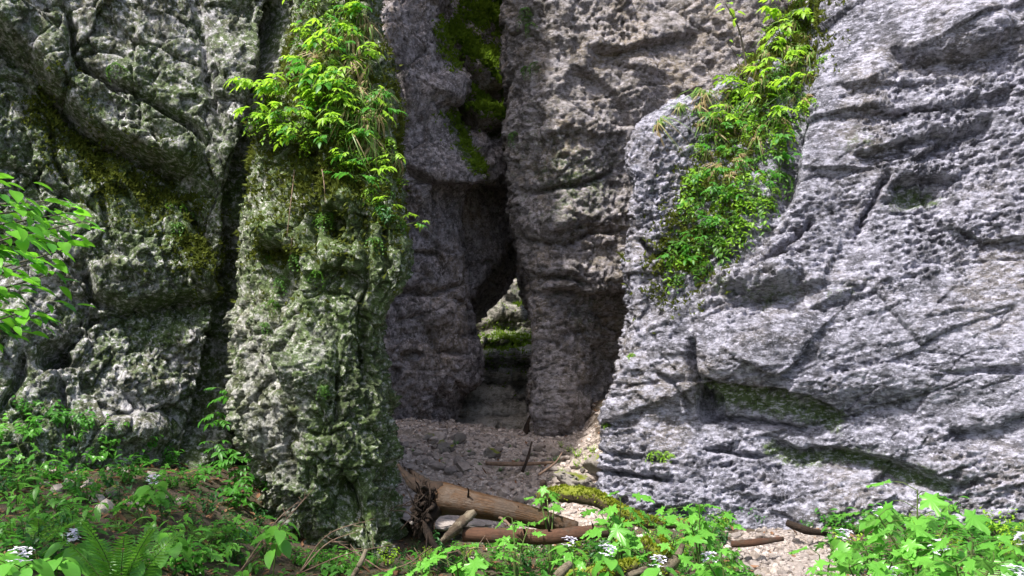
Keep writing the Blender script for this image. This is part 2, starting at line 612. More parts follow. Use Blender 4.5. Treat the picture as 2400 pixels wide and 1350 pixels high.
# --- left cliff
LC = []
for py, e, ds in (
        (1500, (0, 200, 400, 540, 740), (7.3, 7.7, 8.3, 8.8, 10.6)),
        (1100, (0, 200, 390, 500, 740), (7.6, 8.0, 8.5, 8.95, 10.9)),
        (900, (0, 215, 410, 520, 740), (7.9, 8.2, 8.7, 9.1, 11.0)),
        (700, (0, 220, 420, 540, 740), (8.1, 8.45, 8.85, 9.25, 11.0)),
        (450, (0, 220, 430, 570, 760), (8.2, 8.6, 9.0, 9.35, 11.0)),
        (200, (0, 220, 450, 630, 800), (8.3, 8.7, 9.1, 9.4, 11.0)),
        (0, (0, 220, 450, 650, 820), (8.4, 8.8, 9.3, 9.9, 11.0)),
        (-300, (0, 220, 450, 650, 820), (8.6, 9.0, 9.5, 10.1, 11.2)),
        (-720, (0, 220, 450, 650, 820), (9.2, 9.6, 10.1, 10.7, 11.7))):
    LC.append((py, zipc((-2600, -900, -300) + e, (ds[0] - 2.4, ds[0] - 1.5, ds[0] - 0.6) + ds)))  # unseen left end shaped forward to shade the visible face

feat_left = [
    ('crack', [(650, 100), (600, 330), (568, 450), (550, 600), (542, 740), (525, 860), (490, 980), (450, 1060)], 24, 0.9),
    ('ledge', [(-120, 30), (0, 95), (70, 150), (140, 240), (200, 295), (270, 335), (340, 372), (410, 400), (440, 425)], 9, 60, 0.28),
    ('crack', [(-120, 30), (0, 95), (70, 150), (140, 240), (200, 295), (270, 335), (340, 372), (410, 400), (440, 425)], 11, 0.30),
    ('crack', [(150, 20), (168, 70), (172, 130), (240, 170), (330, 225), (440, 290), (478, 340)], 8, 0.28),
    ('slab', [(-60, 10), (60, 85), (120, 150)], 62, 0.20),
    ('slab', [(200, 225), (300, 285), (430, 360)], 50, 0.20),
    ('bulge', 425, 440, 40, 32, -0.22),
    ('ledge', [(200, 610), (222, 690), (300, 716), (380, 706), (450, 698), (535, 712)], 9, 45, 0.2),
    ('crack', [(200, 610), (222, 690), (300, 716), (380, 706), (450, 698), (535, 712)], 9, 0.22),
    ('bulge', 300, 640, 90, 50, 0.14), ('bulge', 440, 640, 70, 45, 0.16),
    ('crack', [(100, 850), (150, 812), (200, 760), (235, 720)], 14, 0.28),
    ('hole', 128, 838, 40, 32, 0.30),
    ('crack', [(230, 440), (262, 560), (300, 620)], 8, 0.15),
    ('crack', [(120, 290), (130, 360), (170, 430)], 8, 0.14),
    ('crack', [(0, 380), (60, 400), (120, 440), (200, 470)], 8, 0.12),
    ('crack', [(0, 960), (40, 900), (60, 830)], 10, 0.20),
    ('crack', [(140, 880), (150, 960), (165, 1040)], 9, 0.18),
    ('crack', [(420, 470), (470, 540), (500, 620), (520, 700)], 11, 0.2),
    ('crack', [(470, 60), (490, 200), (520, 330)], 9, 0.14),
    ('hole', 650, 70, 34, 95, 0.7),
    ('bulge', 300, 1010, 120, 60, 0.30), ('bulge', 330, 900, 100, 50, 0.18),
    ('bulge', 60, 780, 90, 80, 0.22),
]


def mask_left(X, Y, Q, DN, m):
    up = np.clip(DN[:, 2], 0, 1)
    n = fbm(Q * 1.1, 3, 61)
    m[:, 0] = 0.10 + 0.10 * n + 0.20 * up + 0.30 * band(X, Y, [(120, 260), (260, 400), (420, 480), (520, 620)], 60)
    m[:, 1] = 0.56 + 0.30 * n + 0.20 * band(X, Y, [(250, 480), (400, 560), (480, 660)], 90) - 0.3 * blob(X, Y, 300, 950, 130, 90)
    m[:, 2] = -0.1 + 0.45 * blob(X, Y, 300, 930, 130, 80) + 0.35 * blob(X, Y, 40, 820, 90, 120) + 0.3 * blob(X, Y, 70, 960, 60, 40)  # pale blob at the cliff foot paints in a patch of sun dapples
    return m


build_rock('left_cliff', LC, M_LEFT, 'tall dark grey green cliff on the left with a diagonal cracked slab', 'cliff',
           relief_left, feat_left, mask_left, step=3.5, front_col=4)

# --- pillar
PL = []
for py, e, ds in (
        (1500, (800, 740, 800, 860, 920, 962, 930), (11.0, 8.3, 7.9, 7.7, 7.7, 8.1, 11.0)),
        (1300, (770, 700, 760, 830, 900, 945, 920), (11.0, 8.3, 7.8, 7.65, 7.7, 8.2, 11.0)),
        (1200, (720, 640, 710, 800, 890, 936, 910), (11.0, 8.2, 7.7, 7.65, 7.75, 8.3, 11.0)),
        (1000, (660, 552, 640, 760, 860, 906, 900), (11.0, 8.3, 7.75, 7.6, 7.8, 8.4, 11.0)),
        (850, (650, 538, 640, 750, 850, 900, 890), (11.0, 8.5, 7.9, 7.7, 7.85, 8.4, 11.0)),
        (740, (650, 545, 640, 760, 860, 906, 900), (11.0, 8.6, 8.0, 7.75, 7.8, 8.3, 11.0)),
        (640, (660, 552, 650, 780, 900, 966, 930), (11.0, 8.7, 8.0, 7.75, 7.75, 8.2, 11.0)),
        (500, (670, 566, 650, 770, 880, 950, 920), (11.0, 8.7, 8.05, 7.8, 7.8, 8.3, 11.0)),
        (400, (680, 573, 660, 770, 870, 940, 910), (11.0, 8.7, 8.05, 7.85, 7.9, 8.4, 11.0)),
        (310, (690, 592, 670, 770, 860, 933, 900), (11.0, 8.7, 8.1, 7.95, 8.0, 8.5, 11.0)),
        (170, (730, 640, 700, 775, 850, 914, 890), (11.0, 8.9, 8.4, 8.2, 8.25, 8.7, 11.0)),
        (50, (750, 684, 730, 785, 845, 892, 870), (11.0, 9.1, 8.6, 8.4, 8.45, 8.8, 11.2)),
        (-200, (770, 700, 745, 795, 840, 884, 860), (11.5, 9.4, 9.0, 8.8, 8.8, 9.1, 11.4)),
        (-450, (780, 690, 740, 795, 850, 905, 880), (12.0, 9.9, 9.5, 9.3, 9.3, 9.6, 12.0)),
        (-950, (820, 650, 730, 800, 880, 950, 930), (12.4, 10.6, 10.2, 10.0, 10.0, 10.3, 12.4))):
    PL.append((py, zipc(e, ds)))

feat_pillar = [
    ('bulge', 835, 1190, 70, 85, -0.28),
    ('bulge', 805, 1150, 36, 22, -0.16),
    ('ledge', [(580, 320), (640, 312), (700, 318), (760, 350)], 8, 60, 0.28),
    ('ledge', [(585, 585), (640, 575), (700, 590)], 8, 50, 0.2),
    ('crack', [(700, 340), (735, 450), (720, 560), (745, 640)], 10, 0.16),
    ('hole', 770, 520, 34, 40, 0.22),
    ('bulge', 640, 540, 40, 40, 0.18), ('bulge', 800, 470, 50, 40, 0.16),
    ('bulge', 680, 860, 70, 70, 0.14), ('bulge', 600, 980, 60, 80, 0.15),
    ('crack', [(850, 480), (860, 600), (850, 760), (870, 900)], 10, 0.14),
    ('crack', [(900, 520), (905, 640)], 7, 0.12),
    ('ledge', [(700, 640), (780, 620), (860, 640)], 8, 70, 0.15),
    ('crack', [(780, 760), (800, 880), (790, 1000)], 9, 0.10),
    ('crack', [(905, 1120), (915, 1200), (925, 1290)], 10, 0.14),
    ('hole', 560, 430, 16, 60, 0.15),
]


def mask_pillar(X, Y, Q, DN, m):
    up = np.clip(DN[:, 2], 0, 1)
    n = fbm(Q * 1.3, 3, 161)
    m[:, 0] = 0.12 + 0.14 * n + 0.16 * up + 0.35 * blob(X, Y, 780, 330, 190, 210) + 0.25 * blob(X, Y, 650, 590, 70, 50) \
        + 0.15 * blob(X, Y, 830, 600, 140, 160)
    m[:, 1] = 0.66 + 0.25 * n + 0.40 * blob(X, Y, 830, 1050, 110, 200) + 0.30 * blob(X, Y, 830, 640, 160, 170) \
        - 0.40 * blob(X, Y, 620, 950, 90, 230) - 0.15 * blob(X, Y, 720, 800, 80, 90)
    m[:, 2] = -0.22 + 0.65 * blob(X, Y, 610, 980, 80, 200) - 0.30 * blob(X, Y, 840, 950, 90, 300) + 0.35 * blob(X, Y, 730, 800, 80, 120) \
        + 0.45 * band(X, Y, [(680, 30), (640, 190), (590, 330), (572, 450), (560, 620)], 22) + 0.3 * blob(X, Y, 640, 545, 35, 40) \
        + 0.3 * blob(X, Y, 905, 1170, 25, 90)  # pale left rim and lower left blob paint sunlight onto the pillar
    return m


build_rock('rock_pillar', PL, M_PILLAR, 'mossy green rock pillar with pale broken lower left side and plants on top', 'rock pillar',
           relief_pillar, feat_pillar, mask_pillar, step=2.9, front_col=3)

# --- inner left wall of the gorge
IL = []
for py, e, ds in (
        (1150, 1070, 0.0), (1030, 1062, 0.0), (950, 1075, 0.0), (880, 1112, -0.05), (820, 1116, -0.1), (785, 1092, 0.0), (700, 1106, 0.0),
        (600, 1092, 0.1), (485, 1114, 0.08), (430, 1140, -0.15), (395, 1146, -0.15), (335, 1104, -0.1), (270, 1056, 0.0),
        (215, 1080, 0.0), (150, 1064, 0.1), (50, 1042, 0.2), (-100, 1030, 0.4), (-430, 1030, 1.0), (-800, 1030, 1.6)):
    IL.append((py, zipc((700, 850, 920, 985, (985 + e) / 2 + 6, e, e - 10, e - 60),
                        (12.2 + ds, 12.2 + ds, 12.3 + ds, 12.5 + ds, 12.7 + ds, 13.3 + ds, 14.5 + ds, 16.5))))

feat_inner = [
    ('ledge', [(930, 345), (970, 385), (1020, 420), (1090, 432), (1160, 428)], 9, 60, 0.26),
    ('ledge', [(905, 690), (960, 678), (1040, 690), (1100, 690)], -1, 30, 0.0),
    ('crack', [(905, 700), (960, 682), (1030, 690), (1100, 660)], 8, 0.18),
    ('bulge', 1050, 200, 40, 40, 0.25), ('bulge', 1000, 620, 60, 60, 0.15), ('bulge', 1060, 760, 60, 50, 0.2),
    ('crack', [(960, 500), (1010, 560), (1080, 600)], 8, 0.12),
    ('crack', [(1000, 760), (1040, 820), (1100, 830)], 9, 0.2),
    ('hole', 975, 830, 26, 18, 0.15), ('hole', 1040, 950, 14, 40, 0.3), ('hole', 930, 880, 14, 20, 0.15),
    ('crack', [(930, 130), (960, 260), (950, 340)], 8, 0.14),
]


def mask_inner(X, Y, Q, DN, m):
    up = np.clip(DN[:, 2], 0, 1)
    n = fbm(Q * 1.0, 3, 261)
    m[:, 0] = -0.08 + 0.08 * n + 0.10 * up + 0.62 * band(X, Y, [(1050, 275), (1085, 330), (1130, 390)], 22) \
        + 0.5 * band(X, Y, [(1035, 60), (1060, 150)], 22)
    m[:, 1] = 0.02 + 0.14 * n + 0.25 * blob(X, Y, 930, 200, 60, 120)
    m[:, 2] = -0.12 + 0.25 * blob(X, Y, 1050, 680, 50, 60)
    return m


build_rock('inner_gorge_wall', IL, M_INNER, 'shaded purple grey inner gorge wall just right of the mossy pillar', 'cliff',
           relief_inner, feat_inner, mask_inner, step=3.3, front_col=3)

# --- chockstone and recessed wall closing the top of the slot
CH = []
for py, ds in ((662, 14.9), (645, 14.3), (615, 14.1), (560, 14.2), (500, 14.1), (450, 13.9), (405, 13.6), (380, 13.5), (300, 13.7), (200, 14.0),
               (100, 14.4), (0, 14.8), (-360, 15.6), (-750, 16.6)):
    w_ = float(sstep(470, 630, py))
    CH.append((py, list(zip((960, 1040, 1105, 1150, 1205, 1290, 1400), (ds + 0.2, ds, ds, ds + 0.15, ds + 0.9, ds + 1.8, ds + 2.0), [w_ * q for q in (110, 90, 60, 5, -55, -70, -70)]))))
CH.append((700, list(zip((960, 1040, 1105, 1150, 1205, 1290, 1400), (16.4,) * 7, (110, 90, 60, 5, -55, -70, -70)))))
# underside slopes up and back
feat_ch = [
    ('ledge', [(1040, 190), (1090, 240), (1140, 280), (1200, 315)], 8, 60, 0.5),
    ('ledge', [(1040, 90), (1100, 150), (1150, 190), (1200, 230)], 8, 50, 0.4),
    ('hole', 1115, 225, 30, 20, 0.2), ('bulge', 1130, 330, 60, 50, 0.3),
    ('ledge', [(1080, 400), (1130, 430), (1200, 440)], 8, 60, 0.35),
]


def mask_ch(X, Y, Q, DN, m):
    n = fbm(Q * 1.0, 3, 281)
    m[:, 0] = -0.15 + 0.08 * n + 0.62 * band(X, Y, [(1030, 150), (1080, 210), (1130, 250), (1195, 290)], 24) \
        + 0.58 * band(X, Y, [(1060, 70), (1110, 120), (1160, 160), (1195, 210)], 28) + 0.7 * blob(X, Y, 1130, 20, 70, 45) \
        + 0.5 * blob(X, Y, 1180, 310, 20, 50)
    m[:, 1] = 0.0 + 0.1 * n
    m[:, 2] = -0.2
    return m


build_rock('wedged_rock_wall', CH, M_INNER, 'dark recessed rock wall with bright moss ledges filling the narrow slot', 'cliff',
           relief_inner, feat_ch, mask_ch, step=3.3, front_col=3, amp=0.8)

# --- far back wall with terraces
BK = []
for py, d in ((1120, 12.7), (1030, 13.0), (1012, 13.2), (992, 13.3), (982, 13.8), (960, 13.9), (950, 14.5), (920, 14.6), (910, 15.3), (878, 15.5), (868, 16.3), (832, 16.5), (822, 17.4),
              (794, 17.6), (784, 18.5), (748, 18.7), (735, 19.0), (700, 19.3), (600, 19.6), (300, 20.2), (-260, 21.0)):
    BK.append((py, zipc((900, 1040, 1110, 1160, 1210, 1270, 1400, 1600), (d + 0.1, d, d, d + 0.05, d + 0.1, d + 0.1, d, d - 0.2))))
feat_bk = [
    ('hole', 1215, 912, 26, 10, 0.2),
    ('ledge', [(1100, 735), (1180, 745), (1260, 740)], 6, 18, 0.3),
    ('bulge', 1180, 690, 70, 45, 0.4),
]


def mask_bk(X, Y, Q, DN, m):
    n = fbm(Q * 1.0, 3, 481)
    up = np.clip(DN[:, 2], 0, 1)
    m[:, 0] = -0.05 + 0.1 * n + 0.25 * up + 0.45 * blob(X, Y, 1200, 790, 60, 26) + 0.4 * blob(X, Y, 1225, 710, 25, 40) + 0.25 * blob(X, Y, 1150, 830, 60, 40) \
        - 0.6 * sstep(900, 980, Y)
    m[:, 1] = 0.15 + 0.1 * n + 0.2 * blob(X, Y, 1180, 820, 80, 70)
    m[:, 2] = -0.1 + 0.75 * sstep(840, 930, Y)  # lower terraces lightened in colour to look lit
    return m


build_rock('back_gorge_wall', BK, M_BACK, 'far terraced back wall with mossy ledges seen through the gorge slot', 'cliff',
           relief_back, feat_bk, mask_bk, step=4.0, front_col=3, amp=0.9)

# --- middle right wall
MR = []
for py, e, g in (
        (1200, 1282, 0.9), (1070, 1276, 0.7), (980, 1268, 0.8), (900, 1262, 0.8), (820, 1256, 0.7), (740, 1246, 0.4), (690, 1243, 0.15),
        (640, 1238, 0.0), (540, 1224, 0.05), (450, 1209, 0.1), (300, 1188, 0.0), (150, 1189, -0.1), (0, 1186, -0.1), (-300, 1182, 0.3), (-560, 1180, 1.1)):
    und = g if py > 600 else g
    MR.append((py, zipc((1330, e + 8, e, 1290, 1380, 1470, 1600, 1900, 2300),
                        (17.0, 14.6, 12.9, 12.2 + 0.15 * und, 12.3 + 0.35 * und, 12.5 + und, 12.6 + und * 0.8, 12.3 + 0.5 * und, 12.0 + 0.5 * und))))
feat_mr = [
    ('ledge', [(1255, 680), (1330, 672), (1400, 688), (1500, 690)], 7, 80, 0.2),
    ('crack', [(1255, 655), (1330, 648), (1390, 668)], 6, 0.16),
    ('crack', [(1215, 455), (1300, 440), (1370, 430), (1440, 400)], 7, 0.16),
    ('crack', [(1230, 560), (1320, 570), (1400, 545), (1480, 540)], 7, 0.16),
    ('ledge', [(1330, 150), (1400, 180), (1460, 250), (1480, 300)], 9, 70, 0.16),
    ('ledge', [(1370, 110), (1450, 120), (1540, 90), (1640, 60)], 7, 50, 0.2),
    ('ledge', [(1260, 330), (1330, 290), (1400, 320), (1470, 300)], 7, 60, 0.12),
    ('bulge', 1440, 860, 60, 90, -0.2), ('bulge', 1310, 960, 60, 90, 0.25), ('bulge', 1310, 520, 50, 40, 0.16),
    ('bulge', 1500, 150, 70, 50, 0.2), ('crack', [(1250, 250), (1270, 340), (1240, 420)], 8, 0.15),
]


def mask_mr(X, Y, Q, DN, m):
    n = fbm(Q * 1.0, 3, 381)
    m[:, 0] = -0.12 + 0.08 * n + 0.30 * band(X, Y, [(1200, 20), (1260, 150), (1200, 330)], 24)
    m[:, 1] = 0.08 + 0.18 * n + 0.35 * blob(X, Y, 1340, 400, 110, 150) + 0.2 * blob(X, Y, 1400, 760, 90, 120) - 0.3 * blob(X, Y, 1500, 80, 200, 120)
    m[:, 2] = -0.15 + 0.30 * blob(X, Y, 1560, 60, 220, 120)
    return m


build_rock('middle_gorge_wall', MR, M_MIDR, 'brown grey layered gorge wall standing right of the dark slot', 'cliff',
           relief_midr, feat_mr, mask_mr, step=4.2, front_col=4)

# --- right cliff
RC = []
for py, e, ds in (
        (1500, (1560, 1385, 1480, 1640, 1900, 2150, 2420), (12.0, 9.4, 8.9, 8.6, 8.3, 8.0, 7.7)),
        (1200, (1560, 1392, 1480, 1640, 1900, 2150, 2420), (12.0, 9.5, 9.0, 8.7, 8.4, 8.1, 7.8)),
        (1060, (1560, 1410, 1490, 1640, 1900, 2150, 2420), (12.0, 9.6, 9.1, 8.9, 8.6, 8.25, 7.9)),
        (960, (1560, 1430, 1500, 1640, 1900, 2150, 2420), (12.0, 9.6, 9.2, 9.0, 8.6, 8.3, 7.95)),
        (900, (1570, 1450, 1510, 1640, 1900, 2150, 2420), (12.0, 9.6, 9.2, 8.9, 8.5, 8.25, 7.95)),
        (830, (1580, 1466, 1520, 1640, 1900, 2150, 2420), (12.0, 9.6, 9.2, 8.9, 8.5, 8.25, 8.0)),
        (720, (1600, 1486, 1530, 1640, 1900, 2150, 2420), (12.0, 9.6, 9.25, 9.0, 8.6, 8.35, 8.1)),
        (600, (1600, 1480, 1530, 1630, 1880, 2150, 2420), (12.0, 9.7, 9.3, 9.25, 8.8, 8.5, 8.2)),
        (440, (1600, 1474, 1530, 1650, 1880, 2150, 2420), (12.0, 9.7, 9.35, 9.5, 8.95, 8.6, 8.3)),
        (360, (1600, 1456, 1520, 1670, 1880, 2150, 2420), (12.0, 9.8, 9.5, 9.7, 9.0, 8.65, 8.4)),
        (310, (1620, 1478, 1545, 1690, 1890, 2150, 2420), (12.0, 9.9, 9.7, 9.85, 9.05, 8.7, 8.4)),
        (275, (1650, 1512, 1580, 1705, 1895, 2150, 2420), (12.1, 10.1, 9.85, 9.9, 9.1, 8.75, 8.45)),
        (250, (1690, 1570, 1630, 1730, 1900, 2150, 2420), (12.2, 10.2, 10.0, 9.9, 9.1, 8.75, 8.45)),
        (225, (1730, 1630, 1680, 1755, 1910, 2155, 2420), (12.2, 10.3, 10.05, 9.85, 9.15, 8.8, 8.5)),
        (195, (1780, 1690, 1730, 1790, 1920, 2160, 2420), (12.2, 10.4, 10.1, 9.8, 9.15, 8.8, 8.5)),
        (150, (1830, 1750, 1785, 1830, 1935, 2165, 2420), (12.2, 10.4, 10.05, 9.75, 9.2, 8.85, 8.55)),
        (100, (1880, 1802, 1835, 1872, 1950, 2170, 2420), (12.2, 10.4, 10.0, 9.7, 9.3, 8.9, 8.6)),
        (0, (1930, 1866, 1892, 1920, 1980, 2180, 2420), (12.2, 10.4, 10.0, 9.75, 9.4, 9.0, 8.7)),
        (-200, (2030, 1960, 1990, 2010, 2060, 2220, 2420), (12.5, 10.7, 10.3, 10.1, 9.8, 9.4, 9.0)),
        (-480, (2120, 2030, 2060, 2090, 2140, 2260, 2430), (14.0, 12.0, 11.6, 11.4, 11.2, 10.8, 10.4))):
    RC.append((py, zipc(e + (2900, 4200), ds + (ds[-1] - 0.4, ds[-1] - 1.2))))

feat_right = [
    ('bulge', 2155, 452, 62, 30, -0.20), ('bulge', 2110, 478, 40, 22, -0.12), ('ledge', [(2085, 425), (2140, 408), (2200, 398), (2250, 412)], 7, 45, 0.16), ('crack', [(2085, 500), (2150, 496), (2215, 480)], 7, 0.08),
    ('ledge', [(2080, 105), (2160, 130), (2260, 125), (2340, 95), (2385, 50)], 9, 60, 0.19),
    ('ledge', [(2000, 260), (2120, 260), (2240, 235), (2400, 200)], 7, 45, 0.09),
    ('ledge', [(1990, 360), (2080, 345), (2160, 320), (2250, 290), (2340, 270)], 7, 50, 0.16),
    ('ledge', [(1960, 200), (2100, 190), (2250, 170)], 7, 40, 0.07),
    ('crack', [(1745, 645), (1800, 612), (1850, 570), (1905, 515)], 7, 0.2),
    ('crack', [(1760, 640), (1830, 590), (1890, 590)], 6, 0.12),
    ('ledge', [(1690, 690), (1740, 672), (1765, 700), (1830, 690), (1890, 640)], 8, 45, 0.16),
    ('bulge', 1820, 655, 70, 38, 0.22), ('bulge', 1700, 665, 40, 36, 0.14),
    ('ledge', [(1890, 730), (1960, 700), (2060, 640)], 7, 40, 0.07),
    ('ledge', [(1630, 870), (1700, 892), (1800, 905), (1900, 922), (1990, 975)], 9, 85, 0.22),
    ('hole', 1665, 960, 30, 30, 0.2),
    ('ledge', [(1790, 1010), (1870, 1052), (1950, 1040), (2030, 1062), (2110, 1072), (2220, 1118), (2330, 1130)], 9, 70, 0.20),
    ('crack', [(1622, 790), (1624, 850), (1640, 920), (1660, 970)], 9, 0.22),
    ('crack', [(1400, 1105), (1470, 1112), (1570, 1122)], 6, 0.2),
    ('crack', [(1400, 1060), (1500, 1075), (1600, 1085)], 5, 0.1),
    ('crack', [(1640, 1045), (1740, 1062), (1790, 1070)], 5, 0.13),
    ('crack', [(1655, 975), (1760, 985), (1880, 1005)], 6, 0.15),
    ('crack', [(1540, 870), (1580, 900), (1620, 960)], 6, 0.12),
    ('crack', [(1500, 560), (1530, 600), (1580, 590)], 7, 0.18),
    ('ledge', [(2180, 880), (2300, 860), (2420, 850)], 7, 40, 0.06),
    ('ledge', [(2220, 1010), (2310, 1000), (2420, 960)], 8, 40, 0.11),
    ('bulge', 1780, 790, 120, 70, 0.18), ('bulge', 1990, 520, 60, 120, -0.1), ('bulge', 2280, 60, 110, 60, 0.25),
    ('crack', [(1880, -60), (1880, 80), (1866, 200), (1850, 300), (1842, 420), (1800, 520)], 24, 0.30),
    ('crack', [(2090, 400), (2050, 470), (2000, 560)], 7, 0.14),
    ('bulge', 1730, 180, 60, 40, 0.1),
]


def mask_right(X, Y, Q, DN, m):
    n = fbm(Q * np.array([0.9, 0.9, 1.6]), 3, 581)
    ol = 0.85 * band(X, Y, [(1660, 920), (1750, 940), (1850, 960), (1960, 985)], 34)
    ol = np.maximum(ol, 0.8 * band(X, Y, [(1800, 1050), (1880, 1075), (1980, 1065), (2080, 1085), (2220, 1135)], 24))
    ol = np.maximum(ol, 0.75 * blob(X, Y, 2150, 455, 70, 38))
    ol = np.maximum(ol, 0.5 * band(X, Y, [(1700, 690), (1800, 710), (1880, 690)], 30))
    ol = np.maximum(ol, 0.45 * band(X, Y, [(1690, 620), (1640, 560)], 60))
    ol = np.maximum(ol, 0.4 * band(X, Y, [(1960, 700), (2030, 670)], 30))
    ol = np.maximum(ol, 0.45 * blob(X, Y, 2000, 330, 60, 40))
    m[:, 1] = -0.10 + 0.22 * n + 1.1 * ol
    m[:, 0] = -0.22 + 0.55 * band(X, Y, [(1890, -40), (1850, 100), (1760, 260), (1680, 400), (1640, 520), (1590, 640)], 70) \
        + 0.35 * blob(X, Y, 1540, 1060, 40, 30)
    m[:, 2] = -0.05 + 0.30 * n + 0.30 * blob(X, Y, 1960, 120, 60, 120) + 0.25 * blob(X, Y, 2250, 700, 260, 200) + 0.2 * blob(X, Y, 1470, 1050, 70, 120) \
        + 0.35 * blob(X, Y, 1560, 250, 80, 40) - 0.45 * band(X, Y, [(1890, 290), (1960, 380), (1900, 470)], 55) - 0.30 * band(X, Y, [(1980, 290), (2120, 270), (2330, 230)], 30) \
        - 0.22 * band(X, Y, [(1500, 900), (1560, 1020), (1500, 1150)], 60) - 0.25 * band(X, Y, [(1650, 1100), (1900, 1130), (2300, 1180)], 40) - 0.3 * band(X, Y, [(1540, 380), (1520, 520), (1560, 600)], 40)  # negative bands paint broad shade into the rock, deepest beside the gully
    return m


build_rock('right_cliff', RC, M_RIGHT, 'broad pale lavender grey limestone cliff filling the right side', 'cliff',
           relief_right, feat_right, mask_right, step=3.1, front_col=4)


# ------------------------------------------------------------------ ground
def ground_z(x, y):
    x = np.asarray(x, float); y = np.asarray(y, float)
    up = 0.62 * sstep(8.0, 13.0, y) + 0.2 * sstep(13.0, 16.0, y)
    edge = -1.0 - 0.75 * sstep(4.0, 8.0, y)
    bank = (0.50 + 0.15 * sstep(5.0, 8.0, y)) * sstep(0, 1.5, edge - x) + 0.2 * sstep(1.0, 5.0, edge - x)
    bank = bank * sstep(-1.5, 2.5, y)
    near = 0.12 * sstep(5.8, 4.2, y) * sstep(-0.8, 0.6, x)
    rgt = 0.16 * sstep(1.6, 3.6, x) + 0.5 * sstep(.65, 1.5, x) * sstep(9.3, 11.5, y)
    dip = -0.16 * np.exp(-((x + 0.3) / 0.9) ** 2 - ((y - 8.2) / 1.2) ** 2)
    inner = 0.25 * np.exp(-((x + 1.4) / 0.8) ** 2) * sstep(10.0, 12.2, y)
    far = 2.0 * sstep(12, 40, np.hypot(x, y + 2)) * (y < 3)
    p = np.stack([x.ravel(), y.ravel(), np.zeros(x.size)], -1)
    bumps = (0.10 * fbm(p * 0.9, 3, 701) + 0.035 * fbm(p * 4, 3, 705) + sstep(8.5, 10, y).ravel() * 0.12 * fbm(p * 2.6, 3, 711)).reshape(x.shape)
    return up + bank + near + rgt + dip + inner + far + bumps


def axis(segs):
    out = []
    for a, b, s in segs:
        out += list(np.arange(a, b, s))
    return np.array(out + [segs[-1][1]])


gx = axis([(-60, -12, 3.0), (-12, -5.2, 0.3), (-5.2, 5.4, 0.05), (5.4, 12, 0.3), (12, 60, 3.0)])
gy = axis([(-60, -4, 3.0), (-4, 2.4, 0.25), (2.4, 10, 0.05), (10, 17.5, 0.07), (17.5, 60, 2.0)])
GX, GY = np.meshgrid(gx, gy)
GZ = ground_z(GX, GY)
V, U = GX.shape
idx = np.arange(V * U).reshape(V, U)
gf = np.stack([idx[:-1, :-1], idx[:-1, 1:], idx[1:, 1:], idx[1:, :-1]], -1).reshape(-1, 4)

mg, nt, b = new_mat('forest_floor')
geo = nt.nodes.new('ShaderNodeNewGeometry')
pos = geo.outputs['Position']
att = nt.nodes.new('ShaderNodeAttribute'); att.attribute_name = 'mask'
sep = nt.nodes.new('ShaderNodeSeparateColor'); nt.links.new(att.outputs['Color'], sep.inputs[0])
n1 = noise_tex(nt, pos, 5, 6, 0.7); n2 = noise_tex(nt, pos, 30, 6, 0.7); n3 = noise_tex(nt, pos, 2.2, 4, 0.6)
soil = mixc(nt, n2, (0.03, 0.021, 0.014), (0.10, 0.07, 0.048))
soil = mixc(nt, ramp(nt, n1, [(0.5, 0), (0.62, 0.8)]), soil, (0.055, 0.075, 0.018))
grav = mixc(nt, ramp(nt, n2, [(0.35, 0), (0.65, 1)]), (0.18, 0.145, 0.12), (0.48, 0.41, 0.37))
grav = mixc(nt, ramp(nt, n3, [(0.52, 0), (0.62, 0.55)]), grav, (0.09, 0.075, 0.05))
fg = ramp(nt, math_n(nt, 'ADD', sep.outputs[0], math_n(nt, 'MULTIPLY', math_n(nt, 'SUBTRACT', n1, 0.5), 1.6)), [(0.4, 0), (0.6, 1)])
nt.links.new(mixc(nt, fg, soil, grav), b.inputs['Base Color'])
b.inputs['Roughness'].default_value = 0.92
bp = nd(nt, 'ShaderNodeBump', Strength=0.8, Distance=0.04)
nt.links.new(n2, bp.inputs['Height']); nt.links.new(bp.outputs[0], b.inputs['Normal'])
M_GROUND = mg


def gravel_mask(x, y):
    g = sstep(8.4, 9.4, y) * sstep(-1.9, -1.5, x) * (1 - 0.75 * sstep(.65, 1.2, x))
    path = np.exp(-((x - (2.35 - 0.10 * (7.5 - y))) / 0.44) ** 4) * sstep(8.6, 8.2, y) * sstep(3.0, 4.5, y)
    mid = np.exp(-((x - 0.5) / 0.7) ** 2) * sstep(8.1, 8.8, y)
    return np.clip(np.maximum(np.maximum(g, path), mid), 0, 1)


gm = mesh_from('ground', np.stack([GX, GY, GZ], -1).reshape(-1, 3), gf, M_GROUND)
msk = np.zeros((V * U, 3), np.float32)
msk[:, 0] = gravel_mask(GX.ravel(), GY.ravel())
color_attr(gm, msk)
tag(put('ground', gm), 'forest floor and dry stream bed running into the gorge', 'ground', kind='structure')


def on_ground(px, py):
    """World point of the ground seen at a photo pixel."""
    d0 = at(px, py, 1.0) - EYE
    lo, hi = 1.5, 20.0
    for n in (90, 30):
        d = np.linspace(lo, hi, n)
        q = EYE + d0 * d[:, None]
        under = q[:, 2] < ground_z(q[:, 0], q[:, 1])
        k = int(np.argmax(under)) if under.any() else n - 1
        lo, hi = d[max(k - 1, 0)], d[k]
    return EYE + d0 * hi


def on_rock(name, px, py):
    """Front-most rock vertex at a photo pixel, with its outward normal."""
    Q, DN, qx, qy = ROCKS[name]
    d2 = (qx - px) ** 2 + (qy - py) ** 2
    c = np.argpartition(d2, 12)[:12]
    c = c[d2[c] < d2[c].min() + 60]
    k = c[np.argmin(Q[c, 1])]
    n = DN[k]
    if (n * (EYE - Q[k])).sum() < 0:
        n = -n
    return Q[k], n


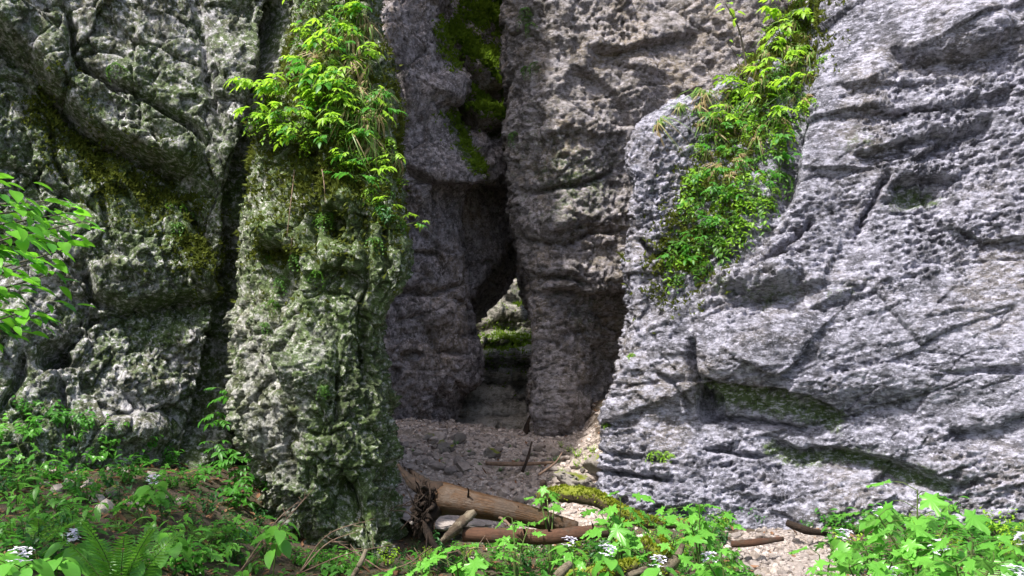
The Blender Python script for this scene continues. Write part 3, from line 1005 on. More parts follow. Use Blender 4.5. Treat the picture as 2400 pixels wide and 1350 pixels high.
# ------------------------------------------------------------------ plant, wood and stone materials
M_LIME = leaf_material('leaf_lime', (0.16, 0.33, 0.015), (0.32, 0.53, 0.04), 0.5)
M_GREEN = leaf_material('leaf_green', (0.035, 0.15, 0.018), (0.08, 0.27, 0.03), 0.45)
M_MAPLE = leaf_material('leaf_maple', (0.04, 0.17, 0.018), (0.16, 0.42, 0.06), 0.42, 0.33)
M_DEEP = leaf_material('leaf_deep', (0.015, 0.075, 0.018), (0.035, 0.14, 0.03), 0.35)
M_FERN = leaf_material('leaf_fern', (0.06, 0.20, 0.02), (0.13, 0.32, 0.03), 0.45)
M_GRASS = leaf_material('grass_green', (0.08, 0.19, 0.03), (0.20, 0.33, 0.07), 0.4)
M_STRAW = leaf_material('grass_dry', (0.20, 0.15, 0.07), (0.38, 0.30, 0.16), 0.3, 0.6)
M_MOSS = leaf_material('moss_tuft', (0.055, 0.10, 0.010), (0.15, 0.24, 0.020), 0.35, 0.8, 0.1)
M_MOSSDK = leaf_material('moss_olive', (0.045, 0.065, 0.01), (0.11, 0.13, 0.02), 0.25, 0.8, 0.1)
M_LITTER = leaf_material('dead_leaf', (0.10, 0.045, 0.022), (0.27, 0.15, 0.085), 0.15, 0.7, 0.2)
M_PETAL = leaf_material('petal', (0.62, 0.58, 0.78), (0.85, 0.83, 0.92), 0.35, 0.6, 0.2)


def simple_mat(name, c1, c2, scale=8, rough=0.85, bump=0.4, stretch=None, moss=0.0):
    m, nt, b = new_mat(name)
    tc = nt.nodes.new('ShaderNodeTexCoord')
    geo = nt.nodes.new('ShaderNodeNewGeometry')
    oi = nt.nodes.new('ShaderNodeObjectInfo')
    pos = geo.outputs['Position']
    n = noise_tex(nt, tc.outputs['UV'] if stretch else pos, scale, 7, 0.65, stretch)
    n2 = noise_tex(nt, pos, 26, 6, 0.7)
    base = mixc(nt, ramp(nt, n, [(0.35, 0), (0.65, 1)]), c1, c2)
    base = mixc(nt, ramp(nt, n2, [(0.3, 0.55), (0.5, 0)]), base, tuple(c * 0.4 for c in c1))
    base = mixc(nt, math_n(nt, 'MULTIPLY', math_n(nt, 'ADD', math_n(nt, 'MULTIPLY', oi.outputs['Random'], 0.5), math_n(nt, 'MULTIPLY', geo.outputs['Random Per Island'], 0.5)), 0.75), base, tuple(c * 0.45 for c in c1))
    if stretch:
        nk = noise_tex(nt, pos, 5.5, 7, 0.7)
        base = mixc(nt, ramp(nt, nk, [(0.50, 0.0), (0.56, 0.85)]), base, mixc(nt, n2, (0.02, 0.013, 0.009), (0.09, 0.06, 0.04)))
    if moss:
        sepx = nt.nodes.new('ShaderNodeSeparateXYZ'); nt.links.new(geo.outputs['Normal'], sepx.inputs[0])
        nm = noise_tex(nt, pos, 5, 5, 0.7)
        f = math_n(nt, 'ADD', math_n(nt, 'MULTIPLY', sepx.outputs[2], 0.45), math_n(nt, 'ADD', math_n(nt, 'MULTIPLY', math_n(nt, 'SUBTRACT', nm, 0.5), 2.0), moss - 0.5))
        base = mixc(nt, ramp(nt, f, [(0.3, 0), (0.5, 1)]), base, mixc(nt, n2, (0.05, 0.075, 0.008), (0.20, 0.22, 0.02)))
    nt.links.new(base, b.inputs['Base Color'])
    b.inputs['Roughness'].default_value = rough
    b.inputs['Specular IOR Level'].default_value = 0.3
    bp = nd(nt, 'ShaderNodeBump', Strength=bump, Distance=0.02)
    nt.links.new(math_n(nt, 'ADD', n, math_n(nt, 'MULTIPLY', n2, 0.5)), bp.inputs['Height'])
    nt.links.new(bp.outputs[0], b.inputs['Normal'])
    return m


M_STONE = simple_mat('stone', (0.32, 0.265, 0.235), (0.68, 0.60, 0.56), 12)
M_STONE2 = simple_mat('stone_pale', (0.24, 0.205, 0.19), (0.46, 0.41, 0.39), 12)
M_STONEM = simple_mat('stone_mossy', (0.15, 0.135, 0.12), (0.32, 0.29, 0.27), 10, moss=0.45)
M_TRUNK = simple_mat('bare_trunk', (0.020, 0.010, 0.004), (0.115, 0.055, 0.019), 3.0, 0.45, 0.6, (2.0, 14, 1), moss=0.02)
M_LOG2 = simple_mat('red_log', (0.045, 0.017, 0.008), (0.16, 0.08, 0.048), 3.0, 0.7, 0.6, (1.5, 16, 1), moss=0.12)
M_MOSSLOG = simple_mat('mossy_log', (0.06, 0.045, 0.025), (0.14, 0.10, 0.05), 8, 0.9, 0.7, moss=0.75)
M_ROOT = simple_mat('root_bark', (0.010, 0.006, 0.004), (0.040, 0.022, 0.013), 18, 0.85, 0.9)
M_PALEWOOD = simple_mat('pale_wood', (0.14, 0.11, 0.075), (0.36, 0.31, 0.23), 3, 0.8, 0.7, (1.5, 18, 1))
M_TWIG = simple_mat('twig', (0.12, 0.075, 0.05), (0.30, 0.21, 0.16), 12)
M_STEM = simple_mat('green_stem', (0.05, 0.10, 0.02), (0.12, 0.16, 0.04), 12)
M_BARK = simple_mat('bark', (0.07, 0.06, 0.045), (0.17, 0.15, 0.12), 10)


# ------------------------------------------------------------------ leaf and tube geometry
class Geo:
    def __init__(self):
        self.v, self.f, self.m = [], [], []

    def add(self, verts, faces, mi=0, M=None):
        o = len(self.v)
        for q in verts:
            q = Vector(q)
            self.v.append(M @ q if M is not None else q)
        for fc in faces:
            self.f.append(tuple(i + o for i in fc))
            self.m.append(mi)

    def mesh(self, name, mats, smooth=True):
        return mesh_from(name, [tuple(q) for q in self.v], self.f, mats, smooth, self.m)


def ovate(L=1.0, w=0.5, n=5, fold=0.25, droop=0.25, wave=0.0, heart=False, tip=1.3):
    """Blade from the petiole along +Y, normal +Z, creased along its midrib."""
    vs, fs = [], []
    for i in range(n + 1):
        t = i / n
        hw = w * 0.5 * (math.sin(math.pi * min(1, t ** (0.75 if heart else 0.9))) ** (0.65 if heart else 0.85)) * (1 - 0.25 * t ** tip) + (0.0 if i else (0.12 * w if heart else 0.01))
        if i == n:
            hw = 0.0
        y = L * (t - (0.10 * heart if i == 1 else 0))
        z = -droop * L * t * t
        zz = fold * hw + wave * math.sin(t * 9) * w
        vs += [(-hw, y - (0.10 * L if heart and i == 0 else 0), z + zz), (0, y, z), (hw, y - (0.10 * L if heart and i == 0 else 0), z + zz)]
    for i in range(n):
        a = 3 * i
        fs += [(a, a + 1, a + 4, a + 3), (a + 1, a + 2, a + 5, a + 4)]
    return vs, fs


def maple_blade(seed=0):
    r = random.Random(seed)
    lobes = [(-122, 0.50), (-62, 0.86), (0, 1.06), (62, 0.86), (122, 0.50)]
    pts = []
    for k, (a, L) in enumerate(lobes):
        L *= r.uniform(0.92, 1.07)
        a += r.uniform(-4, 4)
        for da, f in ((-17, 0.66), (-11, 0.72), (-8, 0.88), (0, 1.0), (8, 0.88), (11, 0.72), (17, 0.66)):
            pts.append((a + da, L * f * r.uniform(0.96, 1.04), abs(da)))
        if k < 4:
            pts.append(((a + lobes[k + 1][0]) / 2, 0.46 * r.uniform(0.9, 1.1), 30))
    vs = [(0, 0.0, 0.0)]
    c = 0.30
    for a, L, da in pts:
        ar = math.radians(a)
        x, y = L * math.sin(ar) * 0.56, c + L * math.cos(ar) * 0.60
        rad = math.hypot(x, y - c)
        z = -0.6 * rad * rad + (0.07 if da == 0 else (-0.07 if da == 30 else 0)) + 0.05 * r.uniform(-1, 1)
        vs.append((x, y, z))
    vs.append((0, c, 0.0))
    n = len(pts)
    fs = [(n + 1, i, i + 1) for i in range(1, n)] + [(n + 1, n, 0), (n + 1, 0, 1)]
    fs = [tuple(reversed(f)) for f in fs]
    return vs, fs


def tube(g, pts, radii, sides=6, mi=0, cap=True, seed=0, rough=0.0, flat=None):
    """Swept limb through pts; returns uv rows for the caller if wanted."""
    pts = [Vector(p) for p in pts]
    o = len(g.v)
    rr = random.Random(seed)
    ref = Vector((0.31, 0.22, 0.92))
    n = len(pts)
    ph = [rr.uniform(-1, 1) for _ in range(sides)]
    for i, p in enumerate(pts):
        t = (pts[min(i + 1, n - 1)] - pts[max(i - 1, 0)]).normalized()
        if abs(t.dot(ref)) > 0.95:
            ref = Vector((0.9, 0.1, 0.2))
        a = t.cross(ref).normalized()
        b = t.cross(a)
        for k in range(sides):
            an = 2 * math.pi * k / sides
            r = radii[i] * (1 + rough * (0.6 * ph[k] + 0.5 * rr.uniform(-1, 1)))
            g.v.append(p + (a * math.cos(an) + b * math.sin(an)) * r)
    for i in range(n - 1):
        for k in range(sides):
            k2 = (k + 1) % sides
            g.f.append((o + i * sides + k, o + i * sides + k2, o + (i + 1) * sides + k2, o + (i + 1) * sides + k)); g.m.append(mi)
    if cap:
        for i, s in ((0, -1), (n - 1, 1)):
            c = len(g.v)
            g.v.append(pts[i] + (pts[i] - pts[i - s]).normalized() * radii[i] * 0.15)
            for k in range(sides):
                k2 = (k + 1) % sides
                g.f.append((c, o + i * sides + k, o + i * sides + k2) if s > 0 else (c, o + i * sides + k2, o + i * sides + k)); g.m.append(mi)


def tube_uv(me, sides, length):
    """Longitudinal coordinates so wood grain runs along the limb."""
    uv = me.uv_layers.new(name='UVMap')
    co = np.zeros(len(me.loops), np.int32)
    me.loops.foreach_get('vertex_index', co)
    row, k = co // sides, co % sides
    nrow = row.max() or 1
    out = np.stack([row / nrow * length, np.abs(k / sides - 0.5) * 2], -1).astype(np.float32)
    uv.data.foreach_set('uv', out.ravel())


def spline(pts, n):
    a = np.array(pts, float)
    t = np.arange(len(a))
    return hermite(t, a, np.linspace(0, len(a) - 1, n))


def tf(loc=(0, 0, 0), az=0.0, pitch=0.0, roll=0.0, s=1.0):
    return Matrix.Translation(loc) @ Matrix.Rotation(az, 4, 'Z') @ Matrix.Rotation(pitch, 4, 'X') @ Matrix.Rotation(roll, 4, 'Y') @ Matrix.Scale(s, 4)


def mesh_of(name, vs_fs, mats):
    g = Geo(); g.add(*vs_fs); return g.mesh(name, mats)


MAPLES = [mesh_of('maple_leaf', maple_blade(s), M_MAPLE) for s in (1, 2, 3)]
MAPLES_D = [mesh_of('maple_leaf', maple_blade(s), M_GREEN) for s in (4, 5)]
OVATES = [mesh_of('ovate_leaf', ovate(1, w, 6, 0.3, dr, 0.02), M_GREEN) for w, dr in ((0.5, 0.3), (0.58, 0.2))]
OVATES_L = [mesh_of('ovate_leaf', ovate(1, w, 6, 0.3, dr, 0.02), M_LIME) for w, dr in ((0.5, 0.3), (0.58, 0.2))]
M_BEECH = leaf_material('leaf_beech', (0.08, 0.27, 0.018), (0.17, 0.45, 0.03), 0.5)
OVATES_B = [mesh_of('ovate_leaf', ovate(1, w, 6, 0.3, dr, 0.02), M_BEECH) for w, dr in ((0.55, 0.3), (0.62, 0.2))]
HEARTS = [mesh_of('heart_leaf', ovate(1, w, 7, 0.22, dr, 0.015, True), M_MAPLE) for w, dr in ((0.85, 0.3), (0.78, 0.42))]


def compound(seed, nl, mat, L=0.55, palmate=False):
    r = random.Random(seed)
    g = Geo()
    if palmate:
        for k in range(nl):
            a = math.radians(-100 + 200 * k / (nl - 1)) + r.uniform(-.1, .1)
            g.add(*ovate(L * (1.15 - 0.4 * abs(k / (nl - 1) - .5) * 2), 0.24, 4, .3, .35), M=tf((0, 0.35, 0), -a, r.uniform(-.25, .1), r.uniform(-.3, .3)))
    else:
        for k in range(nl // 2):
            y = 0.22 + 0.7 * k / (nl // 2)
            for s in (-1, 1):
                g.add(*ovate(L * r.uniform(.8, 1.05) * (1 - .25 * k / (nl // 2)), 0.24, 4, .3, .35), M=tf((0, y, -0.12 * y * y), s * -1.05 + r.uniform(-.15, .15), r.uniform(-.35, .05), r.uniform(-.3, .3)))
        g.add(*ovate(L, 0.26, 4, .3, .35), M=tf((0, 0.92, -.1), 0, -.2))
    tube(g, [(0, 0, 0), (0, .5, .0), (0, .92, -.1)], [.014, .01, .006], 3, 1, False)
    return g.mesh('compound_leaf', [mat, M_STEM])


SPRAY_L = [compound(1, 7, M_LIME), compound(2, 5, M_LIME, .6, True), compound(3, 7, M_LIME, .6, True)]
SPRAY_G = [compound(4, 7, M_GREEN), compound(5, 5, M_GREEN, .6, True)]
SPRAY_D = [compound(6, 7, M_DEEP), compound(7, 5, M_DEEP, .6, True)]


def frond_mesh(seed, mat, n=24):
    """Fern frond of unit length along +Y, arching, with toothed pinnae."""
    r = random.Random(seed)
    g = Geo()
    def mid(t):
        return Vector((0, t * (1 - 0.06 * t), 0.16 * t - 0.30 * t * t))
    tube(g, [mid(i / 8) for i in range(9)], [.009 * (1 - .8 * i / 8) for i in range(9)], 3, 1, False)
    for i in range(n):
        t = 0.14 + 0.86 * i / n
        Lp = 0.16 * math.sin(math.pi * min(1, (t - 0.05)) ** 0.8) ** 0.8 + 0.02
        for s in (-1, 1):
            M = tf(mid(t), s * -1.25, r.uniform(-.35, -.05), r.uniform(-.2, .2), 1)
            k = 5
            vs, fs = [(0, 0, 0)], []
            for j in range(1, k + 1):
                y = Lp * j / k
                hw = 0.0125 * (1 - j / k) + 0.003
                vs += [(-hw, y - .006, .003), (0, y - .012, 0), (hw, y - .006, .003)]
            for j in range(k):
                a = 1 + 3 * j
                if j == 0:
                    fs += [(0, a + 1, a), (0, a + 2, a + 1)]
                else:
                    p = a - 3
                    fs += [(p, p + 1, a + 1, a), (p + 1, p + 2, a + 2, a + 1)]
            g.add(vs, fs, 0, M)
    return g.mesh('frond', [mat, M_STEM])


FRONDS = [frond_mesh(1, M_FERN), frond_mesh(2, M_FERN), frond_mesh(3, M_MAPLE)]


def grass_mesh(seed, n, mats, hang=0.6, L=1.0, dry=0.3):
    r = random.Random(seed)
    g = Geo()
    for _ in range(n):
        az = r.uniform(0, 2 * math.pi)
        l = L * r.uniform(.5, 1.1)
        lean = r.uniform(.2, .9)
        w = 0.010 * r.uniform(.7, 1.5)
        mi = 1 if r.random() < dry else 0
        pts = []
        for i in range(5):
            t = i / 4
            out = lean * t * l * (1.0 - 0.25 * t)
            z = l * (t * (1.0 - lean * .4) - (hang + lean * .5) * t * t)
            pts.append(Vector((math.cos(az) * out, math.sin(az) * out, z)))
        sx = Vector((-math.sin(az), math.cos(az), 0))
        b0 = Vector((r.uniform(-.06, .06), r.uniform(-.06, .06), 0))
        vs, fs = [], []
        for i, p in enumerate(pts):
            ww = w * (1 - (i / 4) ** 2) + .001
            vs += [b0 + p - sx * ww, b0 + p + sx * ww]
        for i in range(4):
            fs.append((2 * i, 2 * i + 1, 2 * i + 3, 2 * i + 2))
        g.add(vs, fs, mi)
    return g.mesh('grass_blades', mats)


GRASS_HANG = [grass_mesh(s, 60, [M_GRASS, M_STRAW], 1.1, 1, .35) for s in (1, 2)] + [grass_mesh(3, 60, [M_GRASS, M_STRAW], 1.3, 1, .8)]
GRASS_UP = [grass_mesh(s, 40, [M_GRASS, M_STRAW], .35, 1, .1) for s in (5, 6)]


def herb_mesh(seed, mat, stems=7, leaves=9, leaf=0.16, hang=0.0, spread=0.55):
    """Small bushy herb of about unit height: foliage mesh and stem mesh."""
    r = random.Random(seed)
    g, st = Geo(), Geo()
    for k in range(stems):
        az = 2 * math.pi * k / stems + r.uniform(-.4, .4)
        L = r.uniform(.55, 1.0)
        sp = spread * r.uniform(.3, 1.2)
        pts = []
        for i in range(6):
            t = i / 5
            pts.append(Vector((math.cos(az) * sp * t, math.sin(az) * sp * t, L * (t * (1 - hang * .5) - hang * 1.5 * t * t))))
        tube(st, pts, [.012 * (1 - .7 * i / 5) for i in range(6)], 3, 0, False)
        for j in range(leaves):
            t = .25 + .75 * (j + r.random() * .6) / leaves
            i = min(4, int(t * 5))
            p = pts[i].lerp(pts[i + 1], t * 5 - i)
            a = az + (1.2 if j % 2 else -1.2) + r.uniform(-.6, .6)
            g.add(*ovate(leaf * r.uniform(.7, 1.3), leaf * .55, 3, .3, .35), M=tf(p, a - math.pi / 2, r.uniform(-.6, .35), r.uniform(-.4, .4)))
    return g.mesh('foliage', mat), st.mesh('stems', M_STEM)


HERB_L = [herb_mesh(s, M_LIME, 8, 9, .17, .0) for s in (1, 2)]
HERB_G = [herb_mesh(3, M_GREEN, 8, 8, .2, .0), herb_mesh(4, M_GREEN, 5, 6, .32, .0), herb_mesh(5, M_MAPLE, 6, 6, .26, .1)]
HERB_D = [herb_mesh(s, M_DEEP, 7, 9, .18, .0) for s in (6,)]
M_GULLY = leaf_material('leaf_gully', (0.10, 0.24, 0.012), (0.23, 0.42, 0.025), 0.45)
M_GULLYDK = leaf_material('leaf_gully_dark', (0.035, 0.12, 0.012), (0.09, 0.22, 0.02), 0.4)
HANG_L = [herb_mesh(s, M_GULLY, 9, 12, .13, .8, .6) for s in (11, 12, 13)]
HANG_G = [herb_mesh(s, M_GULLYDK, 9, 12, .13, .9, .6) for s in (14, 15, 16)]


def set_m(o, M):
    o.matrix_local = M
    return o


def empty(name, loc, rz=0.0):
    o = bpy.data.objects.new(name, None)
    o.empty_display_size = 0.1
    COL.objects.link(o)
    o.location = loc
    o.rotation_euler = (0, 0, rz)
    return o


def herb(pair, loc, h, name='herb', rz=None, tilt=None):
    e = empty(name, loc, rnd.uniform(0, 6.28) if rz is None else rz)
    if tilt:
        e.rotation_euler = tilt
    f = put('foliage', pair[0], e, scl=h); f['kind'] = 'stuff'
    put('stems', pair[1], e, scl=h)
    return e


def in_poly(px, py, poly):
    c = False
    j = len(poly) - 1
    for i in range(len(poly)):
        (xi, yi), (xj, yj) = poly[i], poly[j]
        if (yi > py) != (yj > py) and px < (xj - xi) * (py - yi) / (yj - yi) + xi:
            c = not c
        j = i
    return c


def scatter(poly, n, mind, seed):
    r = random.Random(seed)
    xs = [p[0] for p in poly]; ys = [p[1] for p in poly]
    out, tries = [], 0
    while len(out) < n and tries < n * 60:
        tries += 1
        x, y = r.uniform(min(xs), max(xs)), r.uniform(min(ys), max(ys))
        if in_poly(x, y, poly) and all((x - a) ** 2 + (y - b) ** 2 > mind * mind for a, b in out):
            out.append((x, y))
    return out


# ------------------------------------------------------------------ moss fuzz on the rock (part of each rock)
def moss_on(rock, band_fn, n, mat, size, seed):
    Q, DN, qx, qy = ROCKS[rock]
    r = np.random.default_rng(seed)
    vis = (qx > -100) & (qx < 2500) & (qy > -100) & (qy < 1400)
    w = np.where(vis, np.clip(band_fn(qx, qy), 0, 1), 0)
    w = w * np.clip(0.35 + fbm(Q * 6, 3, seed + 3) * 1.4 + 0.4 * DN[:, 2], 0, 1)
    k = r.choice(len(Q), n, p=w / w.sum())
    base, nor = Q[k], DN[k]
    vs, fs = [], []
    for b in range(3):
        d = nor * 0.7 + r.normal(0, .55, (n, 3)) + np.array([0, 0, .15])
        d /= np.linalg.norm(d, axis=1, keepdims=True)
        s = np.cross(d, r.normal(0, 1, (n, 3))); s /= np.linalg.norm(s, axis=1, keepdims=True) + 1e-9
        L = (size * r.uniform(.5, 1.4, n))[:, None]
        o = base + r.normal(0, size * .4, (n, 3))
        a = len(vs) * n * 3 if False else None
        vs.append(np.concatenate([o - s * L * .3, o + s * L * .3, o + d * L], 0))
    tot = np.concatenate(vs, 0)
    i = np.arange(n)
    fs = np.concatenate([np.stack([i + b * 3 * n, i + n + b * 3 * n, i + 2 * n + b * 3 * n], -1) for b in range(3)], 0)
    o = put('moss', mesh_from('moss', tot, fs, mat), bpy.data.objects[rock])
    o['kind'] = 'stuff'


moss_on('wedged_rock_wall', lambda x, y: 1.2 * np.maximum.reduce([band(x, y, [(1030, 150), (1080, 210), (1130, 250), (1195, 290)], 20),
        band(x, y, [(1060, 70), (1110, 120), (1160, 160), (1195, 210)], 24), blob(x, y, 1130, 20, 60, 35)]), 9000, M_MOSS, .07, 1)
moss_on('inner_gorge_wall', lambda x, y: np.maximum(band(x, y, [(1050, 275), (1085, 330), (1130, 390)], 18), .6 * band(x, y, [(1035, 60), (1060, 150)], 18)), 3500, M_MOSS, .06, 2)
moss_on('back_gorge_wall', lambda x, y: np.maximum(blob(x, y, 1205, 795, 50, 14), np.maximum(.4 * blob(x, y, 1225, 710, 18, 30), .25 * blob(x, y, 1160, 800, 60, 60))), 1500, M_MOSS, .05, 3)
moss_on('rock_pillar', lambda x, y: np.maximum.reduce([.8 * blob(x, y, 780, 330, 170, 200), blob(x, y, 650, 590, 55, 35), .5 * blob(x, y, 840, 480, 100, 90), .4 * blob(x, y, 680, 460, 60, 120)]), 9000, M_MOSSDK, .045, 4)
moss_on('right_cliff', lambda x, y: band(x, y, [(1890, -40), (1850, 100), (1760, 260), (1680, 400), (1640, 520), (1590, 640)], 60), 7000, M_MOSSDK, .05, 5)
moss_on('left_cliff', lambda x, y: band(x, y, [(120, 260), (260, 400), (420, 480), (520, 620)], 60), 4000, M_MOSSDK, .04, 6)


# ------------------------------------------------------------------ stones and gravel
def stone_mesh(seed, mat, sub=2):
    import bmesh
    bm = bmesh.new()
    bmesh.ops.create_icosphere(bm, subdivisions=sub, radius=1)
    r = np.random.default_rng(seed)
    pl = r.normal(0, 1, (13, 3)); pl /= np.linalg.norm(pl, axis=1, keepdims=True)
    dd = r.uniform(.42, .78, 13)
    for v in bm.verts:
        p = np.array(v.co)
        for q, d in zip(pl, dd):
            k = p @ q
            if k > d:
                p = p - q * (k - d) * .9
        p = p * np.array([1.0, .85, .72])
        v.co = p * (1 + .05 * r.normal())
    me = bpy.data.meshes.new('stone')
    bm.to_mesh(me); bm.free()
    me.materials.append(mat)
    return me


STONES = [stone_mesh(s, m) for s, m in ((1, M_STONE), (2, M_STONE), (3, M_STONE2), (4, M_STONE), (5, M_STONEM), (6, M_STONE2))]
BED = [(905, 1030), (1000, 1010), (1060, 985), (1250, 965), (1290, 1060), (1405, 1040), (1395, 1180), (1330, 1200), (1200, 1170), (1040, 1110), (960, 1100), (925, 1070)]
for i, (px, py) in enumerate(scatter(BED, 190, 11, 5)):
    p = on_ground(px, py)
    s = rnd.uniform(.03, .085) * (1.7 if rnd.random() < .2 else 1) * (1.6 if rnd.random() < .07 else 1)
    kk = rnd.choice((0, 1, 2, 3, 4, 0, 1, 5))
    o = put('stone', STONES[kk], None, (p[0], p[1], p[2] + s * .2), (rnd.uniform(-.5, .5), rnd.uniform(-.5, .5), rnd.uniform(0, 6)), s)
    tag(o, ('large ' if s > .1 else '') + {2: 'pale', 4: 'mossy', 5: 'pale'}.get(kk, 'grey') + ' stone lying loose on the ' + ('far' if py < 1060 else 'near') + ' dry stream bed inside the gorge', 'stone', 'stones of the stream bed')
PATCH = [(1720, 1250), (1790, 1238), (1900, 1270), (1950, 1310), (1960, 1350), (1700, 1350), (1740, 1300)]
for i, (px, py) in enumerate(scatter(PATCH, 70, 15, 6)):
    p = on_ground(px, py)
    s = rnd.uniform(.03, .065)
    o = put('stone', STONES[rnd.choice((2, 5, 2, 0))], None, (p[0], p[1], p[2] + s * .25), (rnd.uniform(-.5, .5), rnd.uniform(-.5, .5), rnd.uniform(0, 6)), s)
    tag(o, 'pale stone in the gravel patch before the right cliff', 'stone', 'stones of the gravel patch')


def boulder(px, py, d, s, scl, label, seed):
    me = stone_mesh(seed, M_STONE2 if seed == 39 else M_STONEM, 4)
    co = np.array([v.co[:] for v in me.vertices])
    k = 1 + .14 * fbm(co * 2 + seed, 4, seed) + .05 * fbm(co * 9, 3, seed + 2)
    me.vertices.foreach_set('co', (co * k[:, None]).astype(np.float32).ravel())
    me.polygons.foreach_set('use_smooth', np.ones(len(me.polygons), bool))
    p = at(px, py, d)
    p[2] = float(ground_z(p[0], p[1])) + s * scl[2] * .38
    tag(put('boulder', me, None, p, (.2, .1, seed), [s * c for c in scl]), label, 'boulder')


boulder(1412, 1005, 10.3, .24, (1, 1, 1.15), 'mossy grey boulder wedged against the foot of the right cliff', 31)
boulder(1345, 1075, 10.2, .34, (1.5, 1, .6), 'low mossy boulder on the slope under the middle gorge wall', 33)
boulder(1150, 1075, 11.2, .15, (1, 1, .8), 'round dark mossy boulder in the middle of the stream bed', 35)
boulder(1040, 1062, 11.4, .13, (1.3, 1, .7), 'flat reddish grey boulder near the inner gorge wall', 37)
boulder(1060, 1128, 9.0, .5, (1.5, 1.5, .3), 'large flat pale slab of rock behind the uprooted trunk', 39)


def scatter_mesh(name, pts, proto_fn, nvar, mats, label, cat, seed):
    """Thousands of tiny pieces joined as one mesh."""
    r = np.random.default_rng(seed)
    protos = [proto_fn(k) for k in range(nvar)]
    VS, FS, off = [], [], 0
    which = r.integers(0, nvar, len(pts))
    for k in range(nvar):
        P = pts[which == k]
        if not len(P):
            continue
        v, f = protos[k]
        m = len(P)
        az = r.uniform(0, 6.28, m); tx = r.normal(0, .35, m); s = P[:, 3]
        ca, sa, ct, st = np.cos(az), np.sin(az), np.cos(tx), np.sin(tx)
        x = v[None, :, 0]; y = v[None, :, 1] * ct[:, None] - v[None, :, 2] * st[:, None]; z = v[None, :, 1] * st[:, None] + v[None, :, 2] * ct[:, None]
        X = x * ca[:, None] - y * sa[:, None]; Y = x * sa[:, None] + y * ca[:, None]
        A = np.stack([X, Y, z], -1) * s[:, None, None] + P[:, None, :3]
        VS.append(A.reshape(-1, 3))
        FS.append((f[None] + (np.arange(m) * len(v))[:, None, None] + off).reshape(-1, 3))
        off += m * len(v)
    o = put(name, mesh_from(name, np.concatenate(VS), np.concatenate(FS), mats, False))
    tag(o, label, cat, kind='stuff')
    return o


def tri(faces):
    out = []
    for f in faces:
        for i in range(1, len(f) - 1):
            out.append((f[0], f[i], f[i + 1]))
    return np.array(out)


def pebble_proto(k):
    m = stone_mesh(60 + k, M_STONE, 1)
    v = np.array([q.co[:] for q in m.vertices]); f = np.array([p.vertices[:] for p in m.polygons])
    bpy.data.meshes.remove(m)
    return v, f


def ground_pts(n, xr, yr, seed, wfn, size):
    r = np.random.default_rng(seed)
    x = r.uniform(*xr, n * 6); y = r.uniform(*yr, n * 6)
    w = wfn(x, y)
    keep = r.uniform(0, 1, n * 6) < w
    x, y = x[keep][:n], y[keep][:n]
    s = r.uniform(size[0], size[1], len(x)) * np.where(r.uniform(0, 1, len(x)) < .15, 1.5, 1)
    return np.stack([x, y, ground_z(x, y) + s * .15, s], -1)


scatter_mesh('gravel', ground_pts(5200, (-1.9, 2.2), (7.6, 15.5), 21, gravel_mask, (.012, .045)), pebble_proto, 5, M_STONE,
             'loose grey limestone gravel covering the stream bed', 'gravel', 22)
scatter_mesh('pale_gravel', ground_pts(3200, (1.4, 3.0), (4.5, 8.6), 23, lambda x, y: gravel_mask(x, y) * (x > 1.5), (.010, .032)), pebble_proto, 5, M_STONE2,
             'pale gravel patch in front of the right cliff', 'gravel', 24)


def litter_proto(k):
    v, f = ovate(1, .55, 3, (-.3, .5, .2, -.5)[k % 4], (.3, -.3, .5, .1)[k % 4])
    return np.array(v), tri(f)


def litter_w(x, y):
    return np.clip(1 - gravel_mask(x, y), 0.4, 1) * np.where(x < -0.8, 1, .5)


scatter_mesh('leaf_litter', ground_pts(10000, (-5.0, 3.4), (3.0, 13.0), 25, litter_w, (.03, .07)), litter_proto, 4, M_LITTER,
             'brown dead leaves strewn over the forest floor', 'leaf litter', 26)


def sprig_proto(k):
    r = random.Random(k)
    vs, fs = [], []
    for j in range(4):
        v, f = ovate(.8, .45, 3, .3, .3)
        M = tf((0, 0, .35 * r.random() + .2), 1.57 * j + r.uniform(-.5, .5), r.uniform(-.2, .5), r.uniform(-.3, .3))
        o = len(vs)
        vs += [tuple(M @ Vector(q)) for q in v]
        fs += [tuple(i + o for i in q) for q in f]
    return np.array(vs), tri(fs)


def cover_w(x, y):
    p = np.stack([x, y, 0 * x], -1)
    n = sstep(-.1, .3, fbm(p * 1.6, 3, 801))
    g = gravel_mask(x, y)
    return np.clip((1 - 2 * g), 0, 1) * (0.1 + .9 * n) * np.where((x > -1.9) & (x < -.3) & (y > 6.8), .2, 1) * np.where(x < -1.0, .3, 1)


scatter_mesh('ground_cover', ground_pts(5000, (-5.0, 5.2), (2.6, 8.8), 27, cover_w, (.03, .085)), sprig_proto, 5, M_GREEN,
             'low carpet of small green leaves on the forest floor', 'ground cover', 28)


# ------------------------------------------------------------------ fallen timber
def limb(name, parent, pts, radii, mat, sides=14, n=24, rough=.05, seed=0):
    P = spline([tuple(p) for p in pts], n)
    R = np.interp(np.linspace(0, len(radii) - 1, n), np.arange(len(radii)), radii)
    L = float(np.linalg.norm(np.diff(P, axis=0), axis=1).sum())
    wob = np.stack([fbm(P * 2.5 + 7 * k, 2, seed + k) for k in range(3)], -1) * R[:, None] * .25
    g = Geo()
    tube(g, P + wob, R, sides, 0, True, seed, rough)
    me = g.mesh(name, mat)
    tube_uv(me, sides, L)
    return put(name, me, parent)


def trunk_thing(name, loc, label, cat='log', group=None):
    e = empty(name, loc)
    tag(e, label, cat, group)
    return e


def lp(e, px, py, d):
    return Vector(at(px, py, d)) - Vector(e.location)


